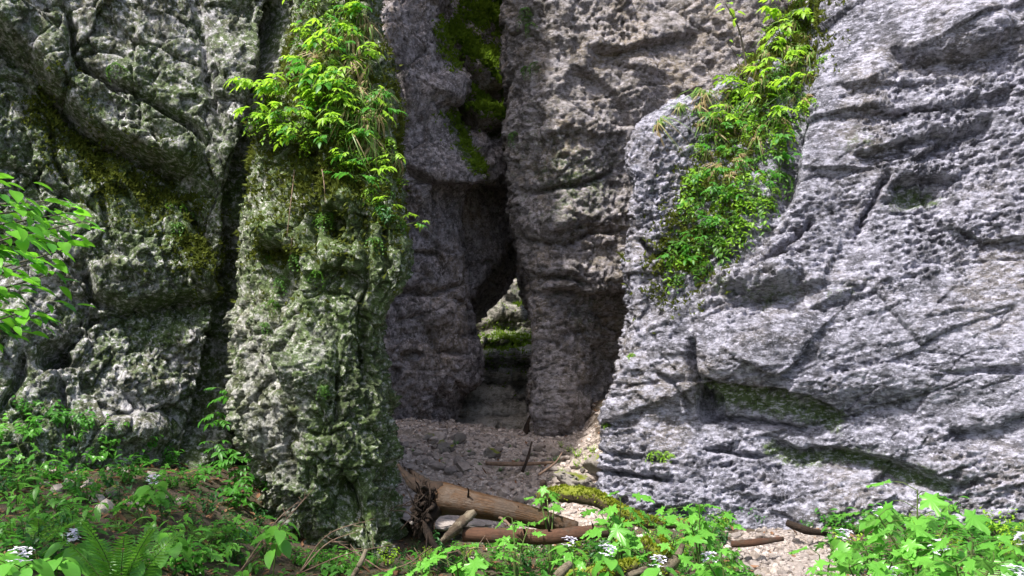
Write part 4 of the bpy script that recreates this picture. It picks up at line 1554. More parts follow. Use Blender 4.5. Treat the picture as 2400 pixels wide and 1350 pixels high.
# uprooted trunk with its root plate
e = trunk_thing('uprooted_trunk', at(1000, 1255, 7.7), 'uprooted bare brown tree trunk with a gnarled dark root plate at its left end')
limb('trunk', e, [lp(e, 1032, 1162, 7.75), lp(e, 1066, 1168, 7.62), (lp(e, 1150, 1190, 7.5)), lp(e, 1260, 1215, 7.45), lp(e, 1352, 1238, 7.4)],
     [.145, .122, .10, .082, .055], M_TRUNK, 20, 40, .05, 1)
for k, (pp, rr_) in enumerate((
        ([(1040, 1160, 7.7), (985, 1145, 7.75), (955, 1118, 7.85), (932, 1088, 7.9)], [.10, .065, .035, .012]),
        ([(1030, 1180, 7.65), (1003, 1225, 7.55), (1006, 1258, 7.5), (1026, 1290, 7.45)], [.08, .05, .035, .02]),
        ([(1020, 1150, 7.8), (980, 1120, 8.1), (960, 1100, 8.3)], [.07, .04, .015]))):
    limb('root', e, [lp(e, *q) for q in pp], rr_, M_ROOT, 10, 20, .22, 40 + k)
r = random.Random(77)
for k in range(30):
    a = r.uniform(1.2, 5.2)
    q0 = Vector((995 + r.uniform(-15, 25), 1185 + r.uniform(-45, 50), 7.55))
    R1 = r.uniform(30, 75)
    stp = Vector((math.cos(a) * R1 * .8, math.sin(a) * R1, 0)) / 5
    pp = [q0]
    for n in range(5):
        stp = stp + Vector((r.uniform(-5, 5), r.uniform(-6, 9), 0))
        pp.append(pp[-1] + stp + Vector((0, 0, r.uniform(-.07, .07))))
    w0 = r.uniform(.006, .024)
    limb('root', e, [lp(e, *q) for q in pp], [w0, w0 * .8, w0 * .6, w0 * .45, w0 * .3, .003], M_ROOT, 6, 18, .2, 140 + k)
plate = stone_mesh(71, M_ROOT, 5)
co = np.array([v.co[:] for v in plate.vertices])
plate.vertices.foreach_set('co', (co * (1 + .4 * fbm(co * 2.2, 4, 72) + .3 * fbm(co * 7, 4, 73, .65))[:, None]).astype(np.float32).ravel())
put('root_plate', plate, e, lp(e, 998, 1188, 7.68), (0, .3, .2), (.15, .2, .31))
for (x, y, r_) in ((1096, 1142, .007), (1215, 1185, .006)):
    limb('branch_stub', e, [lp(e, x, y + 30, 7.5), lp(e, x + 2, y + 8, 7.42), lp(e, x - 2, y, 7.4)], [r_ * 1.6, r_, r_ * .4], M_ROOT, 6, 6, .1, 3)
for (x, y, s) in ((965, 1225, .022),):
    put('lodged_stone', STONES[0], e, lp(e, x, y, 7.33), (.3, .5, 1), s)

# second log
e = trunk_thing('fallen_log', at(1270, 1270, 7.05), 'thin reddish brown fallen log with short branch stubs lying before the trunk')
limb('trunk', e, [lp(e, 1090, 1254, 7.2), lp(e, 1200, 1256, 7.1), lp(e, 1320, 1253, 7.0), lp(e, 1450, 1240, 7.05)], [.056, .06, .056, .048], M_LOG2, 16, 40, .08, 5)
for (x, y) in ((1228, 1228), (1284, 1215), (1390, 1222)):
    limb('branch_stub', e, [lp(e, x + 3, 1250, 7.0), lp(e, x, y + 12, 6.95), lp(e, x - 4, y, 6.93)], [.012, .008, .003], M_ROOT, 6, 6, .1, x)

# mossy bent log
e = trunk_thing('mossy_log', at(1360, 1200, 7.5), 'crooked moss covered log arching over the other fallen wood')
limb('trunk', e, [lp(e, 1268, 1160, 7.8), lp(e, 1330, 1160, 7.6), lp(e, 1400, 1172, 7.5), lp(e, 1450, 1198, 7.4), lp(e, 1520, 1226, 7.3), lp(e, 1640, 1224, 7.2)],
     [.055, .07, .066, .056, .05, .03], M_MOSSLOG, 16, 60, .16, 9)
limb('branch', e, [lp(e, 1274, 1200, 7.75), lp(e, 1276, 1160, 7.75), lp(e, 1272, 1128, 7.7)], [.035, .035, .028], M_ROOT, 8, 8, .15, 10)
limb('branch', e, [lp(e, 1462, 1205, 7.4), lp(e, 1450, 1260, 7.2), lp(e, 1436, 1310, 7.1)], [.03, .026, .014], M_MOSSLOG, 8, 12, .15, 11)

e = trunk_thing('mossy_branch', at(1420, 1345, 5.9), 'short mossy log lying at the bottom edge of the picture')
limb('trunk', e, [lp(e, 1330, 1352, 5.9), lp(e, 1400, 1340, 5.85), lp(e, 1490, 1325, 5.9)], [.05, .05, .035], M_MOSSLOG, 12, 18, .12, 13)
e = trunk_thing('broken_slab', at(1060, 1275, 7.15), 'pale split piece of wood leaning against the uprooted trunk', 'wood')
limb('wood', e, [lp(e, 1035, 1270, 7.1), lp(e, 1070, 1238, 7.15), lp(e, 1108, 1203, 7.25)], [.022, .05, .042], M_PALEWOOD, 7, 18, .38, 15)
e = trunk_thing('tree_stump', at(1545, 1345, 6.0), 'gnarled brown stump with twisted roots among the maple leaves', 'stump')
for k, (pp, rr_) in enumerate((([(1540, 1350, 6), (1535, 1310, 6), (1510, 1265, 6.02)], [.07, .055, .025]), ([(1545, 1340, 6), (1580, 1315, 5.95), (1600, 1275, 5.95)], [.05, .035, .015]),
                               ([(1540, 1345, 6), (1500, 1340, 5.9), (1470, 1350, 5.85)], [.05, .03, .02]), ([(1540, 1330, 6), (1560, 1300, 6.05), (1545, 1262, 6.1)], [.045, .04, .03]))):
    limb('root', e, [lp(e, *q) for q in pp], rr_, M_PALEWOOD if k in (1, 2) else M_MOSSLOG, 9, 14, .2, 50 + k)

for k, (pp, rr_, m, lab) in enumerate((
        ([(826, 1352, 6.0), (845, 1320, 6.0), (858, 1288, 6.05)], [.018, .017, .012], M_PALEWOOD, 'short pale stick standing upright at the foot of the pillar'),
        ([(1228, 1035, 12.5), (1240, 995, 12.6), (1256, 948, 12.7)], [.07, .05, .015], M_ROOT, 'dark broken snag standing deep inside the gorge'),
        ([(1225, 1105, 9.8), (1238, 1070, 9.9), (1246, 1035, 10.0)], [.02, .016, .008], M_ROOT, 'thin dark stick poking up from the stream bed'),
        ([(1140, 1085, 10.4), (1210, 1088, 10.3), (1300, 1084, 10.4)], [.025, .03, .015], M_TWIG, 'long brown branch lying across the stream bed'),
        ([(1262, 1112, 9.6), (1300, 1085, 9.7), (1318, 1060, 9.8)], [.014, .012, .006], M_TWIG, 'slanting bare twig beside the low mossy boulder'),
        ([(1715, 1275, 7.3), (1770, 1270, 7.25), (1835, 1262, 7.3)], [.028, .03, .018], M_LOG2, 'small reddish branch lying on the pale gravel patch'),
        ([(1845, 1225, 7.9), (1890, 1243, 7.8), (1940, 1252, 7.8)], [.03, .035, .02], M_ROOT, 'dark branch half hidden at the foot of the right cliff'),
        ([(1305, 1350, 5.6), (1320, 1335, 5.6), (1335, 1322, 5.65)], [.03, .03, .025], M_PALEWOOD, 'stubby cut branch end at the bottom edge'),
        ([(1160, 1208, 7.5), (1185, 1222, 7.3), (1205, 1245, 7.2)], [.012, .012, .006], M_TWIG, 'thin twig hanging between the two fallen trunks'))):
    e = trunk_thing('stick' if k else 'stick', at(*pp[0]), lab, 'stick')
    limb('wood', e, [lp(e, *q) for q in pp], rr_, m, 8, 14, .15, 80 + k)


def twig_fan(px, py, d, ends, label, seed):
    e = trunk_thing('dead_twig', at(px, py, d), label, 'twig')
    r = random.Random(seed)
    for ex, ey, ed in ends:
        mx, my = (px + ex) / 2 + r.uniform(-30, 30), (py + ey) / 2 - r.uniform(-12, 34)
        pts = [lp(e, px, py, d), lp(e, mx, my, (d + ed) / 2), lp(e, ex, ey, ed)]
        limb('twig', e, pts, [.0055, .004, .0015], M_TWIG, 5, 10, .1, seed)
        for k in range(3):
            t = r.uniform(.45, .95)
            q = pts[0].lerp(pts[1], t * 2) if t < .5 else pts[1].lerp(pts[2], t * 2 - 1)
            limb('twig', e, [q, q + Vector((r.uniform(-.05, .12), r.uniform(-.04, .04), r.uniform(-.01, .1)))], [.004, .0015], M_TWIG, 4, 4, .1, seed + k)


twig_fan(700, 1345, 6.3, [(880, 1215, 6.5), (840, 1245, 6.4), (930, 1275, 6.4)], 'spray of bare grey twigs arching before the pillar base', 1)
twig_fan(560, 1345, 5.8, [(740, 1140, 6.4), (700, 1175, 6.2)], 'tall thin dead twigs rising left of the pillar base', 2)
twig_fan(900, 1340, 6.4, [(760, 1255, 6.6), (1000, 1290, 6.5)], 'bare twigs lying low under the root plate', 3)
twig_fan(1080, 1345, 6.2, [(1050, 1290, 6.2), (1165, 1285, 6.2)], 'few short dead twigs before the thin fallen log', 4)


M_MOSSLOGF = leaf_material('moss_log_tuft', (0.09, 0.12, 0.010), (0.24, 0.28, 0.020), 0.3, 0.8, 0.1)


def log_moss(obname, n, size, seed):
    for o in [q for q in bpy.data.objects if q.parent is not None and q.data is not None and q.type == 'MESH' and q.data.materials and q.data.materials[0] == M_MOSSLOG]:
        me = o.data
        r = np.random.default_rng(seed + len(me.vertices))
        co = np.zeros(len(me.vertices) * 3, np.float32); me.vertices.foreach_get('co', co); co = co.reshape(-1, 3)
        no = np.zeros(len(me.vertices) * 3, np.float32); me.vertices.foreach_get('normal', no); no = no.reshape(-1, 3)
        w = np.clip(no[:, 2] + .45, 0, 1) * np.clip(.3 + 1.6 * fbm(co.astype(float) * 5 + seed, 3, seed), 0, 1) + 1e-4
        m = int(n * len(co) / 960) + 60
        k = r.choice(len(co), m, p=w / w.sum())
        VS, FS = [], []
        k2 = np.clip(k + r.integers(-16, 17, m), 0, len(co) - 1)
        t = r.uniform(0, .5, m)[:, None]
        base = co[k] * (1 - t) + co[k2] * t
        nor = no[k]
        for b in range(2):
            d = nor + r.normal(0, .6, (m, 3)); d /= np.linalg.norm(d, axis=1, keepdims=True)
            sd2 = np.cross(d, r.normal(0, 1, (m, 3))); sd2 /= np.linalg.norm(sd2, axis=1, keepdims=True) + 1e-9
            L = (size * r.uniform(.5, 1.4, m))[:, None]
            VS.append(np.concatenate([base - sd2 * L * .35, base + sd2 * L * .35, base + d * L], 0))
            i = np.arange(m) + b * 3 * m
            FS.append(np.stack([i, i + m, i + 2 * m], -1))
        q = put('moss', mesh_from('moss', np.concatenate(VS), np.concatenate(FS), M_MOSSLOGF), o)
        q['kind'] = 'stuff'


log_moss('mossy', 2600, .022, 5)


# ------------------------------------------------------------------ leafy plants
def leafy(name, base, tips, leafset, size, label, cat, group=None, seed=0, stem_r=.008, per=5, spread=.9, leaf_name='leaf', droop=(-.75, .1), stem_mat=None, face=None):
    """A plant: one stem part per tip and single leaves at and below the tips."""
    r = random.Random(seed)
    base = Vector(base)
    e = empty(name, base)
    tag(e, label, cat, group)
    for tip in tips:
        t = Vector(tip) - base
        m = t * .5 + Vector((-t.x * .15, -t.y * .15, t.z * .12))
        P = spline([(0, 0, 0), tuple(m), tuple(t)], 8)
        g = Geo()
        tube(g, P, np.linspace(stem_r, stem_r * .4, 8), 5, 0, False)
        a0 = r.uniform(0, 6.28)
        for k in range(per):
            f = 1 - .5 * (k / per) ** 1.3
            i = min(6, int(f * 7))
            q = Vector(P[i]).lerp(Vector(P[i + 1]), f * 7 - i)
            az = a0 + k * 2.4 + r.uniform(-.3, .3)
            if face is not None:
                az = face + r.uniform(-1.5, 1.5)
            pit = r.uniform(*droop)
            s = size * r.uniform(.7, 1.2)
            me = r.choice(leafset)
            reach = size * spread * r.uniform(.25, .7)
            dv = Vector((-math.sin(az), math.cos(az), .35)) * reach
            o = put(leaf_name, me, e)
            set_m(o, tf(q + dv, az, pit, r.uniform(-.35, .35), s))
            tube(g, [q, q + dv * .6 + Vector((0, 0, reach * .12)), q + dv], [.003, .0025, .002], 3, 0, False)
        put('stem', g.mesh('stem', stem_mat or M_STEM), e)
    return e


def maple(px, py, tops, d, size, label, seed, per=6, leafset=None, group=None):
    p = on_ground(px, py) if d is None else None
    if p is None:
        q = at(px, py, d)
        p = np.array([q[0], q[1], float(ground_z(q[0], q[1]))])
    dd = p[1]
    return leafy('maple_sapling', p, [at(x, y, dd + o) for x, y, o in tops], leafset or MAPLES, size, label, 'sapling', group, seed, .009, per, 1.0)


maple(2150, 1340, [(2150, 1150, .0), (2060, 1210, -.1), (2230, 1200, .1), (2120, 1260, -.3), (2210, 1290, -.4)], 4.9, .20, 'tall bright maple sapling with large pale green leaves before the right cliff', 1, 7)
maple(2040, 1345, [(2030, 1290, 0), (1990, 1330, -.2), (2090, 1320, -.2)], 4.5, .16, 'low maple sapling between gravel patch and the tall sapling', 2, 6)
maple(2260, 1345, [(2280, 1270, 0), (2330, 1310, -.1), (2240, 1325, -.3)], 4.3, .17, 'large leaved maple sapling in the bottom right corner', 3, 6)
maple(1640, 1330, [(1640, 1185, 0), (1575, 1190, .1), (1700, 1200, .1), (1620, 1230, -.2)], 6.6, .17, 'maple sapling with spread leaves at the lower left of the gravel patch', 4, 7)
maple(1450, 1340, [(1455, 1165, 0), (1430, 1230, -.2), (1480, 1200, .1), (1410, 1205, 0)], 6.5, .17, 'maple sapling rising over the mossy log end', 5, 6)
maple(1560, 1345, [(1530, 1220, 0), (1580, 1265, -.2), (1480, 1290, -.2), (1560, 1300, -.3)], 6.2, .15, 'maple sapling growing behind the gnarled stump', 6, 6)
maple(1080, 1345, [(1090, 1285, 0), (1040, 1290, .1), (1130, 1300, -.1), (1070, 1320, -.2)], 5.6, .18, 'bright maple seedling low before the thin fallen log', 7, 5)
maple(1210, 1345, [(1200, 1215, .2), (1240, 1230, .3), (1190, 1270, 0)], 6.7, .14, 'slender maple seedling standing before the fallen logs', 8, 4)
maple(1290, 1345, [(1280, 1140, .3), (1265, 1165, .3), (1300, 1170, .3)], 7.2, .12, 'slender seedling with few leaves beside the mossy log', 9, 4)
maple(1000, 1345, [(985, 1320, 0), (1030, 1335, 0), (960, 1330, 0)], 5.6, .12, 'small maple seedling under the root plate', 10, 4)
maple(1350, 1345, [(1340, 1300, 0), (1380, 1310, 0)], 5.8, .12, 'small maple seedling above the short mossy log', 11, 4)
maple(1700, 1345, [(1690, 1290, 0), (1660, 1320, -.1), (1720, 1310, .1)], 5.8, .13, 'low maple seedling at the left edge of the gravel patch', 12, 5)
maple(2350, 1345, [(2370, 1280, 0), (2400, 1230, .2)], 4.6, .14, 'maple sapling cut by the right edge of the picture', 13, 5)
maple(1930, 1345, [(1920, 1300, 0), (1950, 1280, .1)], 5.2, .12, 'small maple seedling at the right edge of the gravel patch', 14, 4)


for k, (x, y, tops, lab) in enumerate((
        (520, 1300, [(500, 1240, 0), (540, 1250, 0), (560, 1275, 0)], 'dark maple seedling on the bare soil below the crevice'),
        (620, 1320, [(590, 1210, .1), (640, 1235, 0), (660, 1270, 0)], 'maple seedling touching the lower left of the pillar'),
        (140, 1260, [(120, 1170, 0), (170, 1190, 0), (80, 1190, 0)], 'maple seedling in the middle of the far left bank'),
        (330, 1230, [(310, 1170, 0), (360, 1160, .1), (280, 1190, 0)], 'maple seedling behind the upright fern'),
        (60, 1140, [(40, 1040, 0), (90, 1060, .1), (20, 1080, 0)], 'maple seedling at the foot of the left cliff edge'),
        (460, 1345, [(440, 1310, 0), (480, 1300, 0), (500, 1330, 0)], 'low maple seedling at the bottom right of the upright fern'),
        (760, 1345, [(740, 1320, 0), (790, 1325, 0), (830, 1335, 0)], 'low maple seedling before the dead twig spray'))):
    p_ = on_ground(x, y)
    maple(x, y, [(a, b, c) for a, b, c in tops], None, .12, lab, 40 + k, 4, MAPLES_D + MAPLES[:1])
for k, (px, py) in enumerate(scatter([(60, 1070), (420, 1100), (430, 1180), (250, 1220), (60, 1180)], 22, 26, 77)):
    p = on_ground(px, py)
    s_ = rnd.uniform(.04, .09)
    o = put('stone', STONES[rnd.choice((0, 1, 3, 4))], None, (p[0], p[1], p[2] + s_ * .25), (rnd.uniform(-.6, .6), rnd.uniform(-.6, .6), rnd.uniform(0, 6)), s_)
    tag(o, 'pale stone half hidden among the herbs below the left cliff', 'stone', 'stones on the left bank')


def fern(px, py, d, n, L, label, seed, upright=1.0, spread=.75, face=None):
    p = at(px, py, d)
    e = empty('fern', (p[0], p[1], float(ground_z(p[0], p[1]))))
    tag(e, label, 'fern')
    r = random.Random(seed)
    for k in range(n):
        az = 6.283 * k / n + r.uniform(-.25, .25)
        o = put('frond', r.choice(FRONDS), e)
        set_m(o, tf((0, 0, 0), az, upright * r.uniform(.75, 1.1), r.uniform(-.2, .2), L * r.uniform(.75, 1.1)))


fern(285, 1335, 4.5, 9, .58, 'upright fern with a shuttlecock of yellow green fronds on the left bank', 3, 1.3)
fern(2340, 1330, 5.0, 10, .62, 'feathery fern spreading at the right edge of the picture', 4, .7)
fern(2280, 1300, 5.6, 8, .5, 'smaller fern half hidden behind the tall maple sapling', 5, .7)
fern(480, 1240, 6.6, 7, .32, 'little fern at the foot of the dark crevice', 6, .6)
fern(90, 1250, 5.2, 7, .36, 'small fern low on the far left bank', 7, .7)

# honesty plants: heart-shaped leaves, pale flower heads
g = Geo()
r = random.Random(5)
for k in range(16):
    a, rad = r.uniform(0, 6.28), r.uniform(0, .5) ** .7
    c = Vector((math.cos(a) * rad * .8, math.sin(a) * rad * .8, r.uniform(-.25, .35)))
    for j in range(4):
        g.add(*ovate(.22, .17, 3, .1, .2), M=tf(c, a + 1.57 * j, r.uniform(-.2, .5), 0))
FLOWER = g.mesh('flower_head', M_PETAL)


def honesty(px, py, d, h, label, seed, flowers=1, nleaf=8, size=.135):
    p = at(px, py, d)
    b_ = Vector((p[0], p[1], float(ground_z(p[0], p[1]))))
    h = max(h * .5, p[2] - b_.z)
    r = random.Random(seed)
    tips = [b_ + Vector((r.uniform(-.08, .08), r.uniform(-.06, .06), h * r.uniform(.8, 1.05))) for _ in range(max(1, flowers))]
    e = leafy('flowering_herb', b_, tips, HEARTS, size, label, 'flower' if flowers else 'herb', None, seed, .006, nleaf, .6, droop=(-.8, -.1))
    for t in tips[:flowers]:
        put('flower_head', FLOWER, e, t - b_ + Vector((0, 0, .05)), (0, 0, r.uniform(0, 6)), .10)


for k, (px, py, d, h, fl, lab) in enumerate((
        (350, 1290, 4.6, .22, 0, 'leafy herb with a big heart shaped leaf beside the upright fern'),
        (600, 1312, 5.2, .26, 0, 'leafy herb with heart shaped leaves left of the dead twigs'),
        (640, 1215, 5.8, .42, 0, 'tall heart leaved herb close to the pillar base'),
        (420, 1255, 5.2, .28, 0, 'heart leaved herb right of the upright fern'),
        (190, 1272, 4.6, .24, 1, 'herb with a pale lilac flower head left of the upright fern'),
        (45, 1322, 4.0, .16, 1, 'herb with a white flower head in the bottom left corner'),
        (385, 1140, 6.4, .26, 1, 'pale flowering herb below the left cliff'),
        (130, 1318, 4.2, .16, 0, 'low heart leaved herb near the bottom left corner'),
        (20, 1285, 4.2, .2, 0, 'broad leaved herb cut by the left edge'),
        (1420, 1314, 5.5, .14, 1, 'white flower cluster beside the short mossy log'),
        (1552, 1336, 5.2, .06, 1, 'small white flower low under the gnarled stump'),
        (1660, 1300, 5.9, .22, 1, 'white flowering herb at the left of the gravel patch'),
        (2225, 1308, 4.5, .17, 1, 'white flower head below the tall maple sapling'),
        (2105, 1322, 4.6, .12, 1, 'pale flower head left of the corner sapling'),
        (2062, 1198, 6.6, .34, 2, 'pale flowers standing behind the tall maple sapling'),
        (2012, 1245, 6.0, .30, 1, 'single white flower head left of the tall maple sapling'),
        (2372, 1285, 4.5, .26, 1, 'white flower head among fern fronds at the right edge'),
        (2335, 1330, 4.2, .08, 1, 'low white flower near the bottom right corner'),
        (1345, 1288, 6.4, .18, 1, 'pale flower cluster under the thin fallen log'),
        (1405, 1275, 6.6, .2, 1, 'pale flowers below the bend of the mossy log'),
        (880, 1328, 5.7, .14, 0, 'low heart leaved herb in front of the pillar'))):
    honesty(px, py, d, h, lab, 200 + k, fl)

# herbs standing on the ground
ground_zones = [
    ([(0, 1010), (200, 1060), (420, 1130), (560, 1190), (700, 1290), (700, 1350), (0, 1350)], 66, 38, 'small leafy herb on the shaded left bank', 'herbs on the left bank', HERB_G + HERB_D[:1], (.15, .34)),
    ([(940, 1300), (1150, 1278), (1480, 1268), (1700, 1240), (1740, 1350), (700, 1350), (720, 1325)], 80, 27, 'small leafy herb along the bottom before the fallen logs', 'herbs before the logs', HERB_G + HERB_L[:1] + HERB_D, (.10, .24)),
    ([(1950, 1260), (2050, 1220), (2400, 1220), (2400, 1350), (1960, 1350)], 45, 34, 'bright leafy herb around the maple saplings at right', 'herbs at the right edge', HERB_G[:2] + HERB_L, (.14, .26)),
    ([(1560, 1175), (1750, 1195), (2000, 1215), (2100, 1230), (1950, 1250), (1750, 1235), (1560, 1240)], 40, 26, 'low green herb along the foot of the right cliff', 'herbs under the right cliff', HERB_G, (.12, .24)),
    ([(1290, 1040), (1400, 1060), (1390, 1150), (1300, 1130)], 9, 20, 'tiny green herb on the slope under the middle wall', 'herbs on the inner slope', HERB_L + HERB_G[:1], (.08, .15)),
    ([(920, 1040), (1250, 1040), (1280, 1120), (1050, 1100)], 14, 30, 'tiny green herb between the stones of the stream bed', 'herbs in the stream bed', HERB_G, (.05, .10)),
]
for k, (poly, n, md, lab, grp, prot, hr) in enumerate(ground_zones):
    for px, py in scatter(poly, n, md, 300 + k):
        p = on_ground(px, py)
        if abs(px - 290) < 85 and py > 1210:
            continue
        pr = rnd.choice(prot)
        adj = 'dark leaved' if pr in HERB_D else 'yellow green' if pr in HERB_L else ('fine leaved', 'broad leaved', 'light green')[HERB_G.index(pr)]
        tag(herb(pr, p, rnd.uniform(*hr)), adj + ' ' + lab.replace('small leafy ', '').replace('bright leafy ', ''), 'herb', grp)
for k, (px, py) in enumerate(scatter([(0, 1150), (700, 1300), (700, 1350), (0, 1350)], 12, 50, 411) + scatter([(960, 1300), (1700, 1290), (1700, 1350), (960, 1350)], 14, 40, 412)):
    o = put('grass_tuft', rnd.choice(GRASS_UP), None, on_ground(px, py), (0, 0, rnd.uniform(0, 6)), rnd.uniform(.12, .22))
    tag(o, 'short grass tuft on the left bank' if px < 720 else 'short grass tuft before the fallen logs', 'grass', 'grass on the forest floor')


# ------------------------------------------------------------------ plants rooted in the rock
def rock_herb(rock, px, py, pair, h, label, group):
    q, n = on_rock(rock, px, py)
    az = math.atan2(n[1], n[0])
    e = herb(pair, q + n * .02 - np.array([0, 0, .0]), h, 'rock_herb', tilt=(rnd.uniform(-.2, .2), rnd.uniform(.3, .8), az + rnd.uniform(-.5, .5)))
    tag(e, label, 'herb', group)


def rock_grass(rock, px, py, me, h, label, group):
    q, n = on_rock(rock, px, py)
    az = math.atan2(n[1], n[0])
    o = put('grass_tuft', me, None, q + n * .01, (0, rnd.uniform(.4, .9), az), h)
    tag(o, label, 'grass', group)


def rock_shrub(rock, px, py, sprays, n, size, out, label, group, seed, up=.1):
    q, nn = on_rock(rock, px, py)
    r = random.Random(seed)
    nn = Vector(nn); nn.z = max(nn.z, 0); nn.normalize()
    az0 = math.atan2(nn.y, nn.x) - math.pi / 2
    tips = [Vector(q) + nn * out * r.uniform(.6, 1.2) + Vector((r.uniform(-.15, .15), 0, up + r.uniform(-.08, .1))) for _ in range(2)]
    leafy('leafy_shrub', q, tips, sprays, size, label, 'shrub', group, seed, .007, max(2, n // 2), .5, droop=(-.7, .05), face=az0)


PTOP = [(735, -10), (850, -10), (860, 100), (830, 210), (760, 300), (640, 310), (590, 300), (620, 220), (660, 180), (710, 150), (720, 60)]
PMID = [(640, 310), (760, 300), (840, 210), (900, 260), (930, 420), (945, 550), (890, 490), (820, 430), (760, 350)]
for k, (px, py) in enumerate(scatter(PTOP, 24, 36, 501)):
    rock_shrub('rock_pillar', px, py, SPRAY_L + SPRAY_G[:1], 8, rnd.uniform(.09, .2), .13, 'lime green leafy shrub on the sunny top of the mossy pillar', 'shrubs on the pillar top', 600 + k)
for k, (px, py) in enumerate(scatter(PMID, 22, 36, 502)):
    rock_shrub('rock_pillar', px, py, SPRAY_L[:2] + SPRAY_G[:1], 6, rnd.uniform(.09, .15), .10, 'leafy shrub trailing down the right shoulder of the pillar', 'shrubs on the pillar shoulder', 650 + k)
for k, (x, y) in enumerate(((575, 235), (600, 250), (560, 310))):
    rock_shrub('rock_pillar', x + 40, y, SPRAY_L[1:], 8, .19, .2, ('broad lime leaf spray jutting furthest left from the pillar', 'lime leaf spray jutting left above the crevice', 'lowest leaf spray jutting left from the pillar ledge')[k], None, 690 + k)
for k, (px, py) in enumerate(scatter(PTOP, 34, 26, 503)):
    rock_herb('rock_pillar', px, py, rnd.choice(HANG_L + HANG_G[:1]), rnd.uniform(.18, .34), 'small hanging herb between the shrubs on the pillar top', 'herbs on the pillar top')
for k, (px, py) in enumerate(scatter(PMID, 34, 24, 504)):
    rock_herb('rock_pillar', px, py, rnd.choice(HANG_L + HANG_G), rnd.uniform(.16, .28), 'small hanging herb on the right shoulder of the pillar', 'herbs on the pillar shoulder')
for k, (px, py) in enumerate(scatter([(760, 60), (860, 20), (900, 250), (935, 430), (860, 380), (800, 260), (700, 200)], 36, 24, 505)):
    rock_grass('rock_pillar', px, py, rnd.choice(GRASS_HANG), rnd.uniform(.3, .5), 'tuft of grass hanging down from the pillar', 'grass on the pillar')
for k, (px, py, h) in enumerate(((640, 700, .2), (655, 650, .2), (630, 600, .22), (690, 590, .2), (760, 905, .14), (755, 510, .22), (770, 500, .2), (740, 640, .18), (880, 560, .2), (905, 520, .2), (620, 760, .14))):
    rock_herb('rock_pillar', px, py, rnd.choice(HANG_G + HERB_D), h, 'dark green herb clinging to the shaded face of the pillar', 'herbs on the pillar face')
# hanging roots
for k, (x, y, y2) in enumerate(((695, 400, 560), (760, 400, 480), (690, 560, 640), (860, 260, 330))):
    q, n = on_rock('rock_pillar', x, y)
    q2, n2 = on_rock('rock_pillar', x + rnd.uniform(-14, 8), y2)
    e = trunk_thing('hanging_root', q + n * .03, ('long pale root dangling down the pillar face', 'short root dangling beside the mossy hollow', 'thin root below the small mossy shelf', 'thin root hanging from the pillar grass')[k], 'root')
    limb('root', e, [(0, 0, 0), tuple((q2 + n2 * .05 - q) * .5 + np.array([.02, -.03, 0])), tuple(q2 + n2 * .05 - q - n * .03)], [.006, .005, .002], M_TWIG, 4, 12, .1, k)

GULLY_T = [(1850, -10), (1900, 20), (1870, 150), (1900, 250), (1840, 300), (1700, 300), (1660, 260), (1720, 200), (1770, 120), (1810, 30)]
GULLY_M = [(1660, 270), (1840, 300), (1850, 420), (1800, 470), (1620, 430), (1630, 320)]
GULLY_L = [(1620, 430), (1780, 470), (1710, 560), (1650, 620), (1610, 650), (1570, 640), (1580, 520)]
for poly, n, pool, lab, grp, sd_ in ((GULLY_T, 34, HANG_L + HANG_G[:1], 'bright herb at the top of the green gully on the right cliff', 'herbs at the gully top', 511),
                                     (GULLY_M, 30, HANG_L + HANG_G, 'leafy herb in the middle of the green gully on the right cliff', 'herbs in the gully middle', 512),
                                     (GULLY_L, 34, HANG_L[:2] + HANG_G, 'trailing herb in the lower part of the green gully', 'herbs in the lower gully', 513)):
    for px, py in scatter(poly, n, 24, sd_):
        rock_herb('right_cliff', px, py, rnd.choice(pool), rnd.uniform(.2, .52), lab, grp)
for px, py in scatter([(1520, 270), (1600, 225), (1680, 190), (1780, 140), (1850, 30), (1930, 60), (1900, 250), (1840, 260), (1720, 420), (1640, 420), (1640, 300), (1540, 300)], 34, 26, 514):
    rock_grass('right_cliff', px, py, rnd.choice(GRASS_HANG), rnd.uniform(.3, .5), 'tuft of grass hanging from the ledge of the right cliff', 'grass on the right cliff')
for k, (px, py) in enumerate(scatter(GULLY_M, 9, 40, 516) + scatter(GULLY_L, 9, 40, 517)):
    rock_shrub('right_cliff', px, py, SPRAY_G, 6, rnd.uniform(.09, .15), .14, 'darker compound leaved shrub low in the right gully', 'shrubs low in the right gully', 740 + k)
for k, (px, py) in enumerate(scatter(GULLY_T, 14, 40, 515)):
    rock_shrub('right_cliff', px, py, SPRAY_L, 6, rnd.uniform(.14, .2), .14, 'lime green shrub at the top of the right gully', 'shrubs in the right gully', 700 + k)
for k, (x, y, h, lab) in enumerate(((1925, 140, .2, 'reddish leaved herb right of the gully top'), (1530, 1060, .2, 'green herb on the low shelf of the right buttress'), (1560, 1065, .2, 'second herb on the low buttress shelf'), (1480, 830, .15, 'tiny herb on the left edge of the right buttress'), (1890, 250, .25, 'yellow green herb beside the gully'), (1420, 1000, .12, 'tiny herb beside the wedged boulder'))):
    rock_herb('right_cliff', x, y, rnd.choice(HANG_L), h, lab, None)
for k, (px, py) in enumerate(((420, 480), (440, 500), (410, 520), (265, 160))):
    rock_herb('left_cliff', px, py, HANG_G[k % 3], .22, 'little green herb in a crack of the left cliff', 'herbs on the left cliff')
for k, (px, py) in enumerate(scatter([(0, 960), (250, 1010), (420, 1080), (400, 1110), (0, 1060)], 16, 34, 520)):
    rock_herb('left_cliff', px, py, rnd.choice(HERB_G), rnd.uniform(.16, .26), 'green herb on the rocky foot of the left cliff', 'herbs at the left cliff foot')
